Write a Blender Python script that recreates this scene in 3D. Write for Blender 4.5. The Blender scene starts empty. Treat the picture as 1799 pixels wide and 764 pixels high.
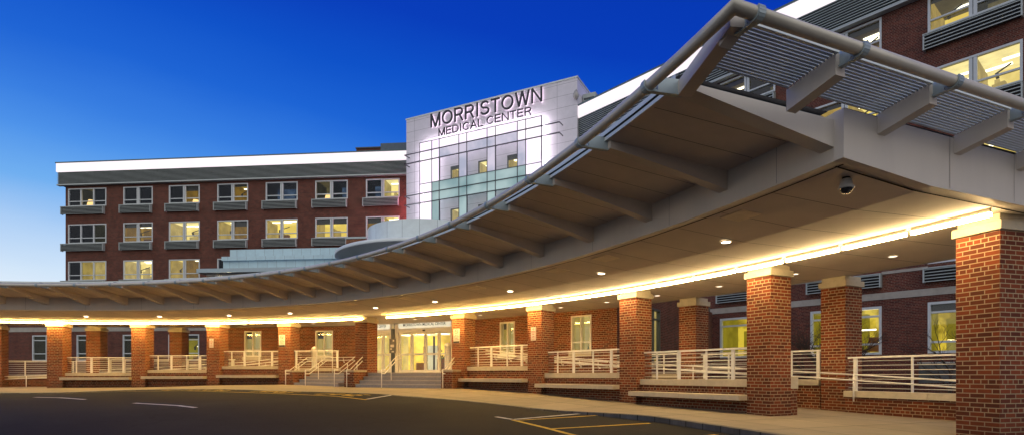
import bpy, math, random
from mathutils import Vector, Matrix
random.seed(7)
sc = bpy.context.scene
COL = sc.collection
S = 1.18            # the plan below is drawn in brick units; everything is scaled to metres at the very end
ZSH = 1.05          # eye height over the drive, in plan units
PI = math.pi
rad = math.radians

# ------------------------------------------------------------------ materials
def newmat(name):
    m = bpy.data.materials.new(name); m.use_nodes = True
    nt = m.node_tree; nt.nodes.clear()
    out = nt.nodes.new('ShaderNodeOutputMaterial')
    return m, nt, out
def N(nt, t, **kw):
    n = nt.nodes.new(t)
    for k, v in kw.items(): setattr(n, k, v)
    return n
def ramp(nt, stops, src, interp='LINEAR'):
    r = N(nt, 'ShaderNodeValToRGB'); cr = r.color_ramp; cr.interpolation = interp
    while len(cr.elements) < len(stops): cr.elements.new(.5)
    for e, (p, c) in zip(cr.elements, stops):
        e.position = p; e.color = (c[0], c[1], c[2], 1)
    nt.links.new(src, r.inputs[0]); return r
def surf(name, col, rough=.6, metal=0, var=.12, scale=3.0, bump=0.0, bscale=40, spec=.4, streak=False):
    """painted / stone / metal surface with soft stains, grain and fine bump"""
    m, nt, out = newmat(name)
    b = N(nt, 'ShaderNodeBsdfPrincipled'); nt.links.new(b.outputs[0], out.inputs[0])
    tc = N(nt, 'ShaderNodeTexCoord'); mp = N(nt, 'ShaderNodeMapping')
    if streak: mp.inputs['Scale'].default_value = (1, 1, .18)
    nt.links.new(tc.outputs['Object'], mp.inputs[0])
    n = N(nt, 'ShaderNodeTexNoise'); n.inputs['Scale'].default_value = scale; n.inputs['Detail'].default_value = 6; n.inputs['Roughness'].default_value = .62
    nt.links.new(mp.outputs[0], n.inputs[0])
    lo = [max(0, c*(1-var)) for c in col]; hi = [min(1, c*(1+var)) for c in col]
    r = ramp(nt, [(.3, lo), (.7, hi)], n.outputs[0]); nt.links.new(r.outputs[0], b.inputs['Base Color'])
    b.inputs['Roughness'].default_value = rough; b.inputs['Metallic'].default_value = metal
    b.inputs['Specular IOR Level'].default_value = spec
    r2 = N(nt, 'ShaderNodeMapRange'); r2.inputs[3].default_value = max(.05, rough-.12); r2.inputs[4].default_value = min(1, rough+.12)
    nt.links.new(n.outputs[0], r2.inputs[0]); nt.links.new(r2.outputs[0], b.inputs['Roughness'])
    if bump:
        n2 = N(nt, 'ShaderNodeTexNoise'); n2.inputs['Scale'].default_value = bscale; n2.inputs['Detail'].default_value = 4
        nt.links.new(tc.outputs['Object'], n2.inputs[0])
        bp = N(nt, 'ShaderNodeBump'); bp.inputs['Strength'].default_value = bump; bp.inputs['Distance'].default_value = .02
        nt.links.new(n2.outputs[0], bp.inputs['Height']); nt.links.new(bp.outputs[0], b.inputs['Normal'])
    return m
def brick(name, c1, c2, mort, row=.0677, w=.203, msize=.011, dark=.75):
    m, nt, out = newmat(name)
    b = N(nt, 'ShaderNodeBsdfPrincipled'); nt.links.new(b.outputs[0], out.inputs[0])
    uv = N(nt, 'ShaderNodeUVMap', uv_map='UVMap')
    t = N(nt, 'ShaderNodeTexBrick'); t.offset = .5; t.offset_frequency = 2; t.squash = .5; t.squash_frequency = 6
    t.inputs['Scale'].default_value = 1; t.inputs['Mortar Size'].default_value = msize*.5; t.inputs['Mortar Smooth'].default_value = .25
    t.inputs['Bias'].default_value = -.1; t.inputs['Brick Width'].default_value = w; t.inputs['Row Height'].default_value = row
    t.inputs['Color1'].default_value = (*c1, 1); t.inputs['Color2'].default_value = (*c2, 1); t.inputs['Mortar'].default_value = (*mort, 1)
    nt.links.new(uv.outputs[0], t.inputs['Vector'])
    n = N(nt, 'ShaderNodeTexNoise'); n.inputs['Scale'].default_value = 1.1; n.inputs['Detail'].default_value = 8; n.inputs['Roughness'].default_value = .7
    nt.links.new(uv.outputs[0], n.inputs[0])
    r = ramp(nt, [(.3, (dark,)*3), (.72, (1.15,)*3)], n.outputs[0])
    mx = N(nt, 'ShaderNodeMix', data_type='RGBA', blend_type='MULTIPLY'); mx.inputs[0].default_value = 1
    nt.links.new(t.outputs['Color'], mx.inputs[6]); nt.links.new(r.outputs[0], mx.inputs[7])
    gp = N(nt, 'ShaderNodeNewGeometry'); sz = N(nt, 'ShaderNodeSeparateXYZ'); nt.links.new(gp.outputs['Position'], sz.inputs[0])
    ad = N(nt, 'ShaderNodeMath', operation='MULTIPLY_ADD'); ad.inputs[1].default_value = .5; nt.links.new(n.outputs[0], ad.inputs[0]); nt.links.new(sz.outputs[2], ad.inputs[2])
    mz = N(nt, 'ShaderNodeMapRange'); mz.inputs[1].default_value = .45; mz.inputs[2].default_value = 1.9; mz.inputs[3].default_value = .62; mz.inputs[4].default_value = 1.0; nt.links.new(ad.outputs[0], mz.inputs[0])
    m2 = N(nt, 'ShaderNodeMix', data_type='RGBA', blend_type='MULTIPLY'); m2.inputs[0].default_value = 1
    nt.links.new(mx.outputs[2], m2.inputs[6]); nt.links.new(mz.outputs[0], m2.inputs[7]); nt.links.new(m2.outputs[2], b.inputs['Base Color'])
    b.inputs['Roughness'].default_value = .82; b.inputs['Specular IOR Level'].default_value = .25
    bp = N(nt, 'ShaderNodeBump', invert=True); bp.inputs['Strength'].default_value = .6; bp.inputs['Distance'].default_value = .008
    nt.links.new(t.outputs['Fac'], bp.inputs['Height']); nt.links.new(bp.outputs[0], b.inputs['Normal'])
    return m
def emis(name, col, st, var=0, scale=1.5, two=None):
    m, nt, out = newmat(name)
    e = N(nt, 'ShaderNodeEmission'); e.inputs[0].default_value = (*col, 1); e.inputs[1].default_value = st
    if var or two:
        tc = N(nt, 'ShaderNodeTexCoord'); n = N(nt, 'ShaderNodeTexNoise'); n.inputs['Scale'].default_value = scale; n.inputs['Detail'].default_value = 3
        nt.links.new(tc.outputs['Object'], n.inputs[0])
        c2 = two or tuple(c*(1-var) for c in col)
        r = ramp(nt, [(.38, c2), (.62, col)], n.outputs[0]); nt.links.new(r.outputs[0], e.inputs[0])
    nt.links.new(e.outputs[0], out.inputs[0]); return m
def glassmat(name, tint=(1, 1, 1), refl=.12, ior=1.5):
    m, nt, out = newmat(name)
    tr = N(nt, 'ShaderNodeBsdfTransparent'); tr.inputs[0].default_value = (*tint, 1)
    gl = N(nt, 'ShaderNodeBsdfGlossy'); gl.inputs['Roughness'].default_value = .03
    gl.inputs[0].default_value = (.9, .95, 1, 1)
    fr = N(nt, 'ShaderNodeFresnel'); fr.inputs[0].default_value = ior
    ad = N(nt, 'ShaderNodeMath', operation='ADD', use_clamp=True); ad.inputs[1].default_value = refl
    nt.links.new(fr.outputs[0], ad.inputs[0])
    mx = N(nt, 'ShaderNodeMixShader'); nt.links.new(ad.outputs[0], mx.inputs[0])
    nt.links.new(tr.outputs[0], mx.inputs[1]); nt.links.new(gl.outputs[0], mx.inputs[2])
    nt.links.new(mx.outputs[0], out.inputs[0]); return m
def panelmat(name, col, w, h, joint, jcol, rough=.45, off=0.0, var=.05, u0=0, v0=0, emit=0):
    """cladding or paving units with thin joints laid out along the UVs (plan units)"""
    m, nt, out = newmat(name)
    b = N(nt, 'ShaderNodeBsdfPrincipled'); nt.links.new(b.outputs[0], out.inputs[0])
    uv = N(nt, 'ShaderNodeUVMap', uv_map='UVMap'); mp = N(nt, 'ShaderNodeMapping')
    mp.inputs['Location'].default_value = (u0, v0, 0); nt.links.new(uv.outputs[0], mp.inputs[0])
    t = N(nt, 'ShaderNodeTexBrick'); t.offset = off; t.squash = 1
    for k, v in (('Scale', 1), ('Mortar Size', joint*.5), ('Mortar Smooth', .1), ('Bias', 0), ('Brick Width', w), ('Row Height', h)): t.inputs[k].default_value = v
    t.inputs['Color1'].default_value = (*[c*(1-var) for c in col], 1); t.inputs['Color2'].default_value = (*[min(1, c*(1+var)) for c in col], 1); t.inputs['Mortar'].default_value = (*jcol, 1)
    nt.links.new(mp.outputs[0], t.inputs['Vector'])
    n = N(nt, 'ShaderNodeTexNoise'); n.inputs['Scale'].default_value = 2.2; n.inputs['Detail'].default_value = 8; n.inputs['Roughness'].default_value = .68
    nt.links.new(uv.outputs[0], n.inputs[0])
    r = ramp(nt, [(.28, (1-2.5*var,)*3), (.72, (1.06,)*3)], n.outputs[0])
    mx = N(nt, 'ShaderNodeMix', data_type='RGBA', blend_type='MULTIPLY'); mx.inputs[0].default_value = 1
    nt.links.new(t.outputs['Color'], mx.inputs[6]); nt.links.new(r.outputs[0], mx.inputs[7]); nt.links.new(mx.outputs[2], b.inputs['Base Color'])
    b.inputs['Roughness'].default_value = rough; b.inputs['Specular IOR Level'].default_value = .4
    bp = N(nt, 'ShaderNodeBump', invert=True); bp.inputs['Strength'].default_value = .4; bp.inputs['Distance'].default_value = .006
    nt.links.new(t.outputs['Fac'], bp.inputs['Height']); nt.links.new(bp.outputs[0], b.inputs['Normal'])
    return m

M = {}
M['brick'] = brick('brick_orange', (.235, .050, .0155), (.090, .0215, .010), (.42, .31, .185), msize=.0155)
M['brick_dark'] = brick('brick_wing', (.165, .042, .026), (.072, .020, .015), (.25, .17, .13), dark=.65, msize=.014)
M['stone'] = surf('cast_stone', (.50, .43, .32), .75, var=.12, scale=5, bump=.15, bscale=60)
M['stone_band'] = surf('limestone_band', (.40, .36, .31), .8, var=.15, scale=2.5, bump=.1)
M['step'] = surf('granite_step', (.30, .28, .29), .7, var=.15, scale=14, bump=.15, bscale=90)
M['rail'] = surf('white_rail_paint', (.82, .79, .73), .4, var=.06, scale=6)
M['paint'] = surf('canopy_paint', (.64, .575, .50), .5, var=.06, scale=1.2, streak=True)
M['soffit'] = surf('soffit_board', (.66, .59, .52), .7, var=.08, scale=1.0, bump=.05, bscale=15)
M['wing'] = surf('wing_board', (.72, .62, .55), .6, var=.09, scale=1.4)
M['beam'] = surf('beam_paint', (.66, .58, .50), .5, var=.06, scale=2)
M['edge'] = surf('edge_metal', (.66, .70, .68), .35, .1, var=.06)
M['pipe'] = surf('pipe_paint', (.60, .555, .48), .38, .1, var=.10, scale=2.5)
M['brk'] = surf('bracket_paint', (.36, .43, .46), .4, .2, var=.08)
M['louver'] = surf('louver_metal', (.72, .79, .80), .45, .05, var=.08, scale=3)
M['grille'] = surf('grille_metal', (.42, .46, .45), .5, .2, var=.10, scale=2)
M['dark'] = surf('shadow_gap', (.012, .011, .011), .9, var=.3)
M['frame'] = surf('window_frame_paint', (.60, .63, .64), .45, var=.05, scale=4)
M['frame_dark'] = surf('dark_mullion', (.08, .09, .10), .4, .4, var=.2)
M['mull'] = surf('screen_mullion', (.07, .065, .085), .4, .3, var=.1)
M['teal'] = panelmat('teal_panel', (.52, .70, .75), .62, 5, .014, (.18, .22, .24), rough=.35, var=.05)
M['drum'] = panelmat('drum_panel', (.74, .82, .82), .95, 5, .016, (.16, .19, .2), rough=.35, var=.04)
M['tower'] = panelmat('tower_panel', (.74, .70, .76), 2.35, .78, .018, (.22, .2, .24), rough=.4, var=.03, u0=.55, v0=.2)
M['side'] = panelmat('paving', (.28, .235, .175), 1.35, 1.35, .026, (.10, .08, .06), rough=.75, var=.08)
M['curb'] = panelmat('granite_curb', (.115, .11, .115), .42, 5, .03, (.02, .02, .022), rough=.6, var=.3)
M['roof'] = surf('roof_membrane', (.16, .16, .16), .9, var=.2)
M['white'] = surf('white_board', (.75, .70, .60), .5, var=.04)
M['lit_sign'] = emis('lit_sign_face', (1, .86, .58), .95, var=.12)
M['sign'] = surf('sign_face', (.72, .68, .62), .35, var=.03)
M['red'] = surf('sign_red', (.42, .05, .04), .5, var=.1)
M['black'] = surf('sign_black', (.02, .02, .022), .5, var=.2)
M['letter'] = surf('letter_metal', (.045, .045, .055), .35, .5, var=.2)
M['yellow'] = surf('yellow_line_paint', (.62, .40, .045), .8, var=.25, scale=9)
M['wline'] = surf('white_line_paint', (.55, .54, .56), .8, var=.22, scale=9)
M['bark'] = surf('bare_bark', (.045, .034, .03), .9, var=.4, scale=12)
M['plastic'] = surf('white_enamel', (.72, .68, .60), .35, var=.05)
M['blind'] = surf('roller_blind', (.06, .055, .05), .8, var=.2)
M['camdome'] = surf('smoked_dome', (.02, .02, .022), .12, var=.1, spec=.8)
M['camshell'] = surf('camera_shell', (.42, .40, .38), .4, var=.06)
M['wood'] = surf('desk_wood', (.24, .10, .035), .5, var=.25, scale=5)
M['leaf'] = surf('indoor_leaf', (.03, .06, .015), .6, var=.4, scale=20)
M['glass'] = glassmat('clear_glass', (.95, .97, .96), .005)
M['glass_dark'] = glassmat('office_glass', (.85, .90, .92), .0, 1.28)
M['strip'] = emis('strip_tube', (1, .71, .32), 66)
M['strip_amber'] = emis('strip_tube_amber', (1, .61, .17), 112)
M['down_hot'] = emis('downlight_lens', (1, .80, .52), 22)
M['down'] = emis('downlight_dim', (1, .84, .62), 2.4)
M['cove'] = emis('cornice_light', (1, .90, .95), 1.18, var=.07, scale=.5)
M['glow'] = emis('frosted_lit_panel', (1, .90, .98), 1.35, two=(.86, .74, .93), scale=.55)
M['fixture'] = emis('office_tube', (1, .90, .62), 3.2)
M['lamp'] = emis('lamp_shade', (1, .62, .22), 1.6)
LIT = {  # room faces glow by themselves; the lamplight is put into their colour
 'lit': [emis('room_wall_glow_cream', (.84, .63, .11), 1.3, two=(.60, .43, .07), scale=.9), emis('room_ceiling_glow_cream', (.86, .66, .17), 1.25, var=.2), emis('room_side_glow_cream', (.52, .36, .08), .8, var=.3)],
 'gold': [emis('room_wall_glow_gold', (.62, .36, .03), .8, two=(.22, .12, .012), scale=1.6), emis('room_ceiling_glow_gold', (.55, .35, .05), .8, var=.3), emis('room_side_glow_gold', (.30, .16, .015), .7, var=.4)],
 'pale': [emis('room_wall_glow_pale', (.90, .71, .24), 1.3, two=(.64, .48, .13), scale=.8), emis('room_ceiling_glow_pale', (.92, .75, .30), 1.25, var=.2), emis('room_side_glow_pale', (.60, .44, .14), .85, var=.3)],
 'acid': [emis('room_wall_glow_acid', (.74, .53, .05), 1.0, two=(.26, .18, .015), scale=1.3), emis('room_ceiling_glow_acid', (.62, .50, .07), .8, var=.2), emis('room_side_glow_acid', (.36, .28, .02), .75, var=.3)],
 'dim': [emis('room_wall_glow_dim', (.20, .16, .06), .6, two=(.03, .03, .012), scale=.9), emis('room_ceiling_glow_dim', (.17, .13, .05), .5, var=.3), emis('room_side_glow_dim', (.04, .035, .018), .5, var=.3)],
 'dark': [emis('room_wall_sky_reflection', (.075, .12, .20), .7, two=(.02, .036, .07), scale=1.3), emis('room_ceiling_glow_dark', (.02, .022, .03), .5, var=.3), emis('room_side_glow_dark', (.012, .014, .02), .5, var=.3)],  # bluish back-wall glow stands in for sky reflected in dark panes
}
def tealglass():
    m, nt, out = newmat('teal_spandrel_glow')  # light in the teal glass is painted as its own emission
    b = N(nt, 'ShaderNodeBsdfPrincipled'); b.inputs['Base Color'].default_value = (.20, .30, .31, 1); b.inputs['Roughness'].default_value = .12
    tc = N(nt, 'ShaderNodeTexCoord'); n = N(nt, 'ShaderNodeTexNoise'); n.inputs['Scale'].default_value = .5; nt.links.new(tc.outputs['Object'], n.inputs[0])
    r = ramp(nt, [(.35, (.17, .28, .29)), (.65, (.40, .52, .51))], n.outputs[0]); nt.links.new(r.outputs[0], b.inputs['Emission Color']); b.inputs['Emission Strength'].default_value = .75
    nt.links.new(b.outputs[0], out.inputs[0]); return m
M['tealglass'] = tealglass()
M['frost'] = emis('frosted_fin_glow', (.72, .66, .80), .95, two=(.46, .48, .62), scale=.6)  # frosted panels emit their own colour in place of light behind them
def asphalt():
    m, nt, out = newmat('asphalt')
    b = N(nt, 'ShaderNodeBsdfPrincipled'); nt.links.new(b.outputs[0], out.inputs[0])
    tc = N(nt, 'ShaderNodeTexCoord')
    n = N(nt, 'ShaderNodeTexNoise'); n.inputs['Scale'].default_value = .22; n.inputs['Detail'].default_value = 9; n.inputs['Roughness'].default_value = .65; nt.links.new(tc.outputs['Object'], n.inputs[0])
    r = ramp(nt, [(.3, (.0065, .0065, .0095)), (.50, (.0115, .011, .0135)), (.75, (.023, .022, .022))], n.outputs[0])
    g = N(nt, 'ShaderNodeTexNoise'); g.inputs['Scale'].default_value = 55; g.inputs['Detail'].default_value = 3; nt.links.new(tc.outputs['Object'], g.inputs[0])
    r2 = ramp(nt, [(.3, (.55,)*3), (.7, (1.5,)*3)], g.outputs[0])
    mx = N(nt, 'ShaderNodeMix', data_type='RGBA', blend_type='MULTIPLY'); mx.inputs[0].default_value = 1
    nt.links.new(r.outputs[0], mx.inputs[6]); nt.links.new(r2.outputs[0], mx.inputs[7])
    v = N(nt, 'ShaderNodeTexVoronoi', feature='DISTANCE_TO_EDGE'); v.inputs['Scale'].default_value = .22
    ds = N(nt, 'ShaderNodeTexNoise'); ds.inputs['Scale'].default_value = 1.2; ds.inputs['Detail'].default_value = 5; nt.links.new(tc.outputs['Object'], ds.inputs[0])
    av = N(nt, 'ShaderNodeMix', data_type='RGBA', blend_type='LINEAR_LIGHT'); av.inputs[0].default_value = .5
    nt.links.new(tc.outputs['Object'], av.inputs[6]); nt.links.new(ds.outputs['Color'], av.inputs[7]); nt.links.new(av.outputs[2], v.inputs['Vector'])
    rc = ramp(nt, [(0, (.35,)*3), (.006, (1,)*3)], v.outputs['Distance'])
    mc = N(nt, 'ShaderNodeMix', data_type='RGBA', blend_type='MULTIPLY'); mc.inputs[0].default_value = .8
    nt.links.new(mx.outputs[2], mc.inputs[6]); nt.links.new(rc.outputs[0], mc.inputs[7]); nt.links.new(mc.outputs[2], b.inputs['Base Color'])
    b.inputs['Roughness'].default_value = .85; b.inputs['Specular IOR Level'].default_value = .16
    bp = N(nt, 'ShaderNodeBump'); bp.inputs['Strength'].default_value = .35; bp.inputs['Distance'].default_value = .012
    nt.links.new(g.outputs[0], bp.inputs['Height']); nt.links.new(bp.outputs[0], b.inputs['Normal'])
    return m
M['asphalt'] = asphalt()
M['earth'] = surf('far_ground', (.045, .05, .03), .95, var=.4, scale=.1)

# ------------------------------------------------------------------ mesh builder
class MB:
    def __init__(s): s.v = []; s.f = []; s.mi = []; s.m = 0; s.uv = {}; s.smooth = set()
    def face(s, pts, uv=None, smooth=False):
        i = len(s.v); s.v += [tuple(p) for p in pts]; s.f.append(tuple(range(i, i+len(pts)))); s.mi.append(s.m)
        if uv: s.uv[len(s.f)-1] = uv
        if smooth: s.smooth.add(len(s.f)-1)
        return s
    def hexa(s, b, t):
        """closed prism from a bottom ring b and a top ring t (both counter-clockwise from above)"""
        i = len(s.v); n = len(b); s.v += [tuple(p) for p in b] + [tuple(p) for p in t]
        s.f.append(tuple(i+k for k in reversed(range(n)))); s.f.append(tuple(i+n+k for k in range(n)))
        for k in range(n): s.f.append((i+k, i+(k+1) % n, i+n+(k+1) % n, i+n+k))
        s.mi += [s.m]*(n+2); return s
    def prism(s, poly, z0, z1):
        a = sum(poly[k][0]*poly[(k+1) % len(poly)][1]-poly[(k+1) % len(poly)][0]*poly[k][1] for k in range(len(poly)))
        if a < 0: poly = list(reversed(poly))
        return s.hexa([(p[0], p[1], z0) for p in poly], [(p[0], p[1], z1) for p in poly])
    def box(s, x0, x1, y0, y1, z0, z1): return s.prism([(x0, y0), (x1, y0), (x1, y1), (x0, y1)], z0, z1)
    def bar(s, a, b, w, h, up=(0, 0, 1)):
        """rectangular bar from a to b, w across, h along up"""
        a = Vector(a); b = Vector(b); d = (b-a).normalized(); u = Vector(up); x = d.cross(u)
        if x.length < 1e-6: x = d.cross(Vector((1, 0, 0)))
        x.normalize(); u = x.cross(d)
        r = lambda p: [p-x*w/2-u*h/2, p+x*w/2-u*h/2, p+x*w/2+u*h/2, p-x*w/2+u*h/2]
        i = len(s.v); s.v += [tuple(q) for q in r(a)+r(b)]
        for q in ((0, 1, 2, 3), (7, 6, 5, 4), (0, 4, 5, 1), (1, 5, 6, 2), (2, 6, 7, 3), (3, 7, 4, 0)): s.f.append(tuple(i+k for k in q)); s.mi.append(s.m)
        return s
    def tube(s, pts, r, n=10, caps=True):
        pts = [Vector(p) for p in pts]; R = r if isinstance(r, (list, tuple)) else [r]*len(pts); i0 = len(s.v); px = None
        for k, p in enumerate(pts):
            a = (p-pts[k-1]).normalized() if k else None; c = (pts[k+1]-p).normalized() if k < len(pts)-1 else None
            d = (a+c).normalized() if a and c else (a or c)
            st = 1/max(.5, d.dot(a)) if a else 1
            ref = Vector((0, 0, 1)) if abs(d.z) < .95 else Vector((1, 0, 0))
            x = d.cross(ref).normalized() if px is None or abs(d.z) < .95 else (px-d*px.dot(d)).normalized()
            px = x; y = x.cross(d)
            for j in range(n):
                t = 2*PI*j/n; s.v.append(tuple(p+(x*math.cos(t)*st+y*math.sin(t))*R[k]))
        for k in range(len(pts)-1):
            for j in range(n):
                s.smooth.add(len(s.f)); s.f.append((i0+k*n+j, i0+k*n+(j+1) % n, i0+(k+1)*n+(j+1) % n, i0+(k+1)*n+j)); s.mi.append(s.m)
        if caps:
            s.f.append(tuple(i0+j for j in reversed(range(n)))); s.mi.append(s.m)
            s.f.append(tuple(i0+(len(pts)-1)*n+j for j in range(n))); s.mi.append(s.m)
        return s
    def lathe(s, c, prof, n=20):
        i0 = len(s.v)
        for (r, z) in prof:
            for j in range(n): t = 2*PI*j/n; s.v.append((c[0]+r*math.cos(t), c[1]+r*math.sin(t), c[2]+z))
        for k in range(len(prof)-1):
            for j in range(n): s.smooth.add(len(s.f)); s.f.append((i0+k*n+j, i0+k*n+(j+1) % n, i0+(k+1)*n+(j+1) % n, i0+(k+1)*n+j)); s.mi.append(s.m)
        return s
    def grid(s, rows, uvs=None, smooth=True):
        i0 = len(s.v); m = len(rows[0])
        for r in rows: s.v += [tuple(p) for p in r]
        for a in range(len(rows)-1):
            for b in range(m-1):
                k = len(s.f); s.f.append((i0+a*m+b, i0+a*m+b+1, i0+(a+1)*m+b+1, i0+(a+1)*m+b)); s.mi.append(s.m)
                if smooth: s.smooth.add(k)
                if uvs: s.uv[k] = [uvs[a][b], uvs[a][b+1], uvs[a+1][b+1], uvs[a+1][b]]
        return s
    def text(s, string, width, height, mat):
        """lettering as geometry; mat maps (x right, y up, z out) to plan space"""
        vs, fs = textmesh(string); x0 = min(v[0] for v in vs); x1 = max(v[0] for v in vs); y0 = min(v[1] for v in vs); y1 = max(v[1] for v in vs)
        i = len(s.v)
        for v in vs: s.v.append(tuple(mat @ Vector(((v[0]-x0)/(x1-x0)*width, (v[1]-y0)/(y1-y0)*height, v[2]))))
        for f in fs: s.f.append(tuple(i+k for k in f)); s.mi.append(s.m)
        return s
    def build(s, name, mats, parent=None, origin=None):
        if not isinstance(mats, (list, tuple)): mats = [mats]
        o = Vector(parent['_w']) if parent is not None and '_w' in parent else Vector((0, 0, 0))
        if origin is not None: o = Vector(origin)
        me = bpy.data.meshes.new(name)
        me.from_pydata([(x-o.x, y-o.y, z-o.z) for x, y, z in s.v], [], s.f); me.update()
        for m in mats: me.materials.append(m)
        me.polygons.foreach_set('material_index', s.mi)
        ul = me.uv_layers.new(name='UVMap')
        for p in me.polygons:
            n = p.normal
            if p.index in s.uv:
                for li, u in zip(p.loop_indices, s.uv[p.index]): ul.data[li].uv = u
                continue
            if abs(n.z) > .75: tx, ty = (1, 0, 0), (0, 1, 0)
            else:
                l = math.hypot(n.x, n.y); tx, ty = (-n.y/l, n.x/l, 0), (0, 0, 1)
            for li in p.loop_indices:
                c = s.v[me.loops[li].vertex_index]
                ul.data[li].uv = (c[0]*tx[0]+c[1]*tx[1], c[1]*ty[1]+c[2]*ty[2])
            if p.index in s.smooth: p.use_smooth = True
        for k in s.smooth: me.polygons[k].use_smooth = True
        ob = bpy.data.objects.new(name, me); COL.objects.link(ob)
        if parent is not None:
            ob.parent = parent; ob['_w'] = parent['_w']
            if origin is not None: ob.location = o-Vector(parent['_w']); ob['_w'] = tuple(o)
        else:
            ob.location = o; ob['_w'] = tuple(o)
        return ob
_tc = {}
def textmesh(string):
    if string in _tc: return _tc[string]
    cu = bpy.data.curves.new('lettering', 'FONT'); cu.body = string; cu.extrude = .05; cu.resolution_u = 3; cu.offset = .004
    ob = bpy.data.objects.new('lettering', cu); COL.objects.link(ob)
    dg = bpy.context.evaluated_depsgraph_get(); me = bpy.data.meshes.new_from_object(ob.evaluated_get(dg))
    r = ([tuple(v.co) for v in me.vertices], [tuple(p.vertices) for p in me.polygons])
    bpy.data.objects.remove(ob); bpy.data.curves.remove(cu); bpy.data.meshes.remove(me)
    _tc[string] = r; return r
def tag(o, label=None, cat=None, group=None, kind=None):
    if label: o['label'] = label
    if cat: o['category'] = cat
    if group: o['group'] = group
    if kind: o['kind'] = kind
    return o
def thing(name, label, cat, loc, group=None):
    o = bpy.data.objects.new(name, None); COL.objects.link(o); o.location = loc; o['_w'] = tuple(loc); o.empty_display_size = .2
    return tag(o, label, cat, group)
def copy_thing(root, loc, rz, label):
    r = root.copy(); COL.objects.link(r); r.location = loc; r.rotation_euler = (0, 0, rz); r['_w'] = tuple(loc); r['label'] = label
    for ch in list(root.children):
        c = ch.copy(); COL.objects.link(c); c.parent = r
        for g in list(ch.children):
            d = g.copy(); COL.objects.link(d); d.parent = c
    return r

# ------------------------------------------------------------------ plan geometry: the canopy bends round the drive
CX, CY = -15.954, 1.45
def rr(t, R):
    q = min(t, rad(118))-.9
    return R-.406*q*q-.822*q**3+.745*q**4
def pt(t, R, z=None):
    r = rr(t, R); p = (CX+r*math.cos(t), CY+r*math.sin(t))
    return p if z is None else (p[0], p[1], z)
def polar(x, y):
    t = math.atan2(y-CY, x-CX); return t, math.hypot(x-CX, y-CY)-rr(t, 0)
def lerp_tab(tab, x):
    if x <= tab[0][0]: return tab[0][1]
    for (a, b), (c, d) in zip(tab, tab[1:]):
        if x <= c: return b+(d-b)*(x-a)/(c-a)
    return tab[-1][1]
ZG = [(-40, -1.02), (5, -1.0), (16, -.93), (25.7, -.857), (35.2, -.776), (44.4, -.617), (53.3, -.50), (63.7, -.47), (73.8, -.43), (81.7, -.465), (90, -.56), (98, -.57), (150, -.6)]
RC = [(-40, 21), (10, 21.0), (20, 21.05), (28, 21.2), (34, 20.8), (41, 20.45), (50, 19.85), (63, 19.45), (73, 19.4), (85, 18.9), (96, 18.7), (150, 18.5)]
CH = [(0, .105), (29, .10), (35, .03), (38, .008), (68, .008), (80, .02), (150, .03)]
def zgt(t): return lerp_tab(ZG, math.degrees(t))
def zroad(x, y):
    t, R = polar(x, y); d = math.degrees(t)
    w = max(0, min(1, (R-4)/8)); w = w*w*(3-2*w)
    rc = lerp_tab(RC, d)
    return (w*(zgt(t)-.10-.018*max(0, rc-R)) + (1-w)*-1.02)
def zside(t, R):
    d = math.degrees(t); rc = lerp_tab(RC, d); x, y = pt(t, rc)
    a = zroad(x, y)+lerp_tab(CH, d); f = max(0, min(1, (R-rc)/(23.0-rc)))
    return a+(zgt(t)-a)*f
# end cut of the canopy
EX, EY = .916, .401; NX, NY = .401, -.916
T0 = pt(rad(13.66), 19.933)
def endpt(t, d=0, z=None):
    p = (T0[0]+EX*t+NX*d, T0[1]+EY*t+NY*d); return p if z is None else (p[0], p[1], z)
def th0(R):
    lo, hi = rad(3), rad(40)
    for _ in range(50):
        m = (lo+hi)/2; x, y = pt(m, R); s = (x-T0[0])*NX+(y-T0[1])*NY
        if s > 0: lo = m
        else: hi = m
    return m
TMAX = rad(109)
NA = 90

# ------------------------------------------------------------------ setting: ground, drive, pavement
g = MB(); g.face([(-1500, -1500, -1.6), (1500, -1500, -1.6), (1500, 1500, -1.6), (-1500, 1500, -1.6)])
tag(g.build('ground', M['earth']), kind='structure')
xs = [-60+i*.9 for i in range(112)]; ys = [-22+j*.9 for j in range(88)]
g = MB(); g.grid([[(x, y, zroad(x, y)) for x in xs] for y in ys])
tag(g.build('drive_road', M['asphalt']), kind='structure')
g = MB(); rows = []; uvs = []
ths = [rad(2)+(rad(118)-rad(2))*i/140 for i in range(141)]
for k in range(9):
    row = []; uv = []
    for t in ths:
        rc = lerp_tab(RC, math.degrees(t))+.13; R = rc+(26.6-rc)*k/8; row.append(pt(t, R, zside(t, R))); uv.append((t*22, R-.5))
    rows.append(row); uvs.append(uv)
g.grid(rows, uvs); tag(g.build('pavement', M['side']), kind='structure')
g = MB(); rows = []; uvs = []
for j, (dr, top) in enumerate(((0, -.12), (0.0, 0), (.02, .004), (.128, .004))):
    row = []; uv = []
    for t in ths:
        rc = lerp_tab(RC, math.degrees(t)); x, y = pt(t, rc+dr)
        z = zroad(*pt(t, rc))+lerp_tab(CH, math.degrees(t)) if top >= 0 else zroad(x, y)-.05
        row.append((x, y, z+max(0, top))); uv.append((t*20, j*.06))
    rows.append(row); uvs.append(uv)
g.grid(rows, uvs, smooth=False); tag(g.build('curb', M['curb']), kind='structure')

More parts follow.
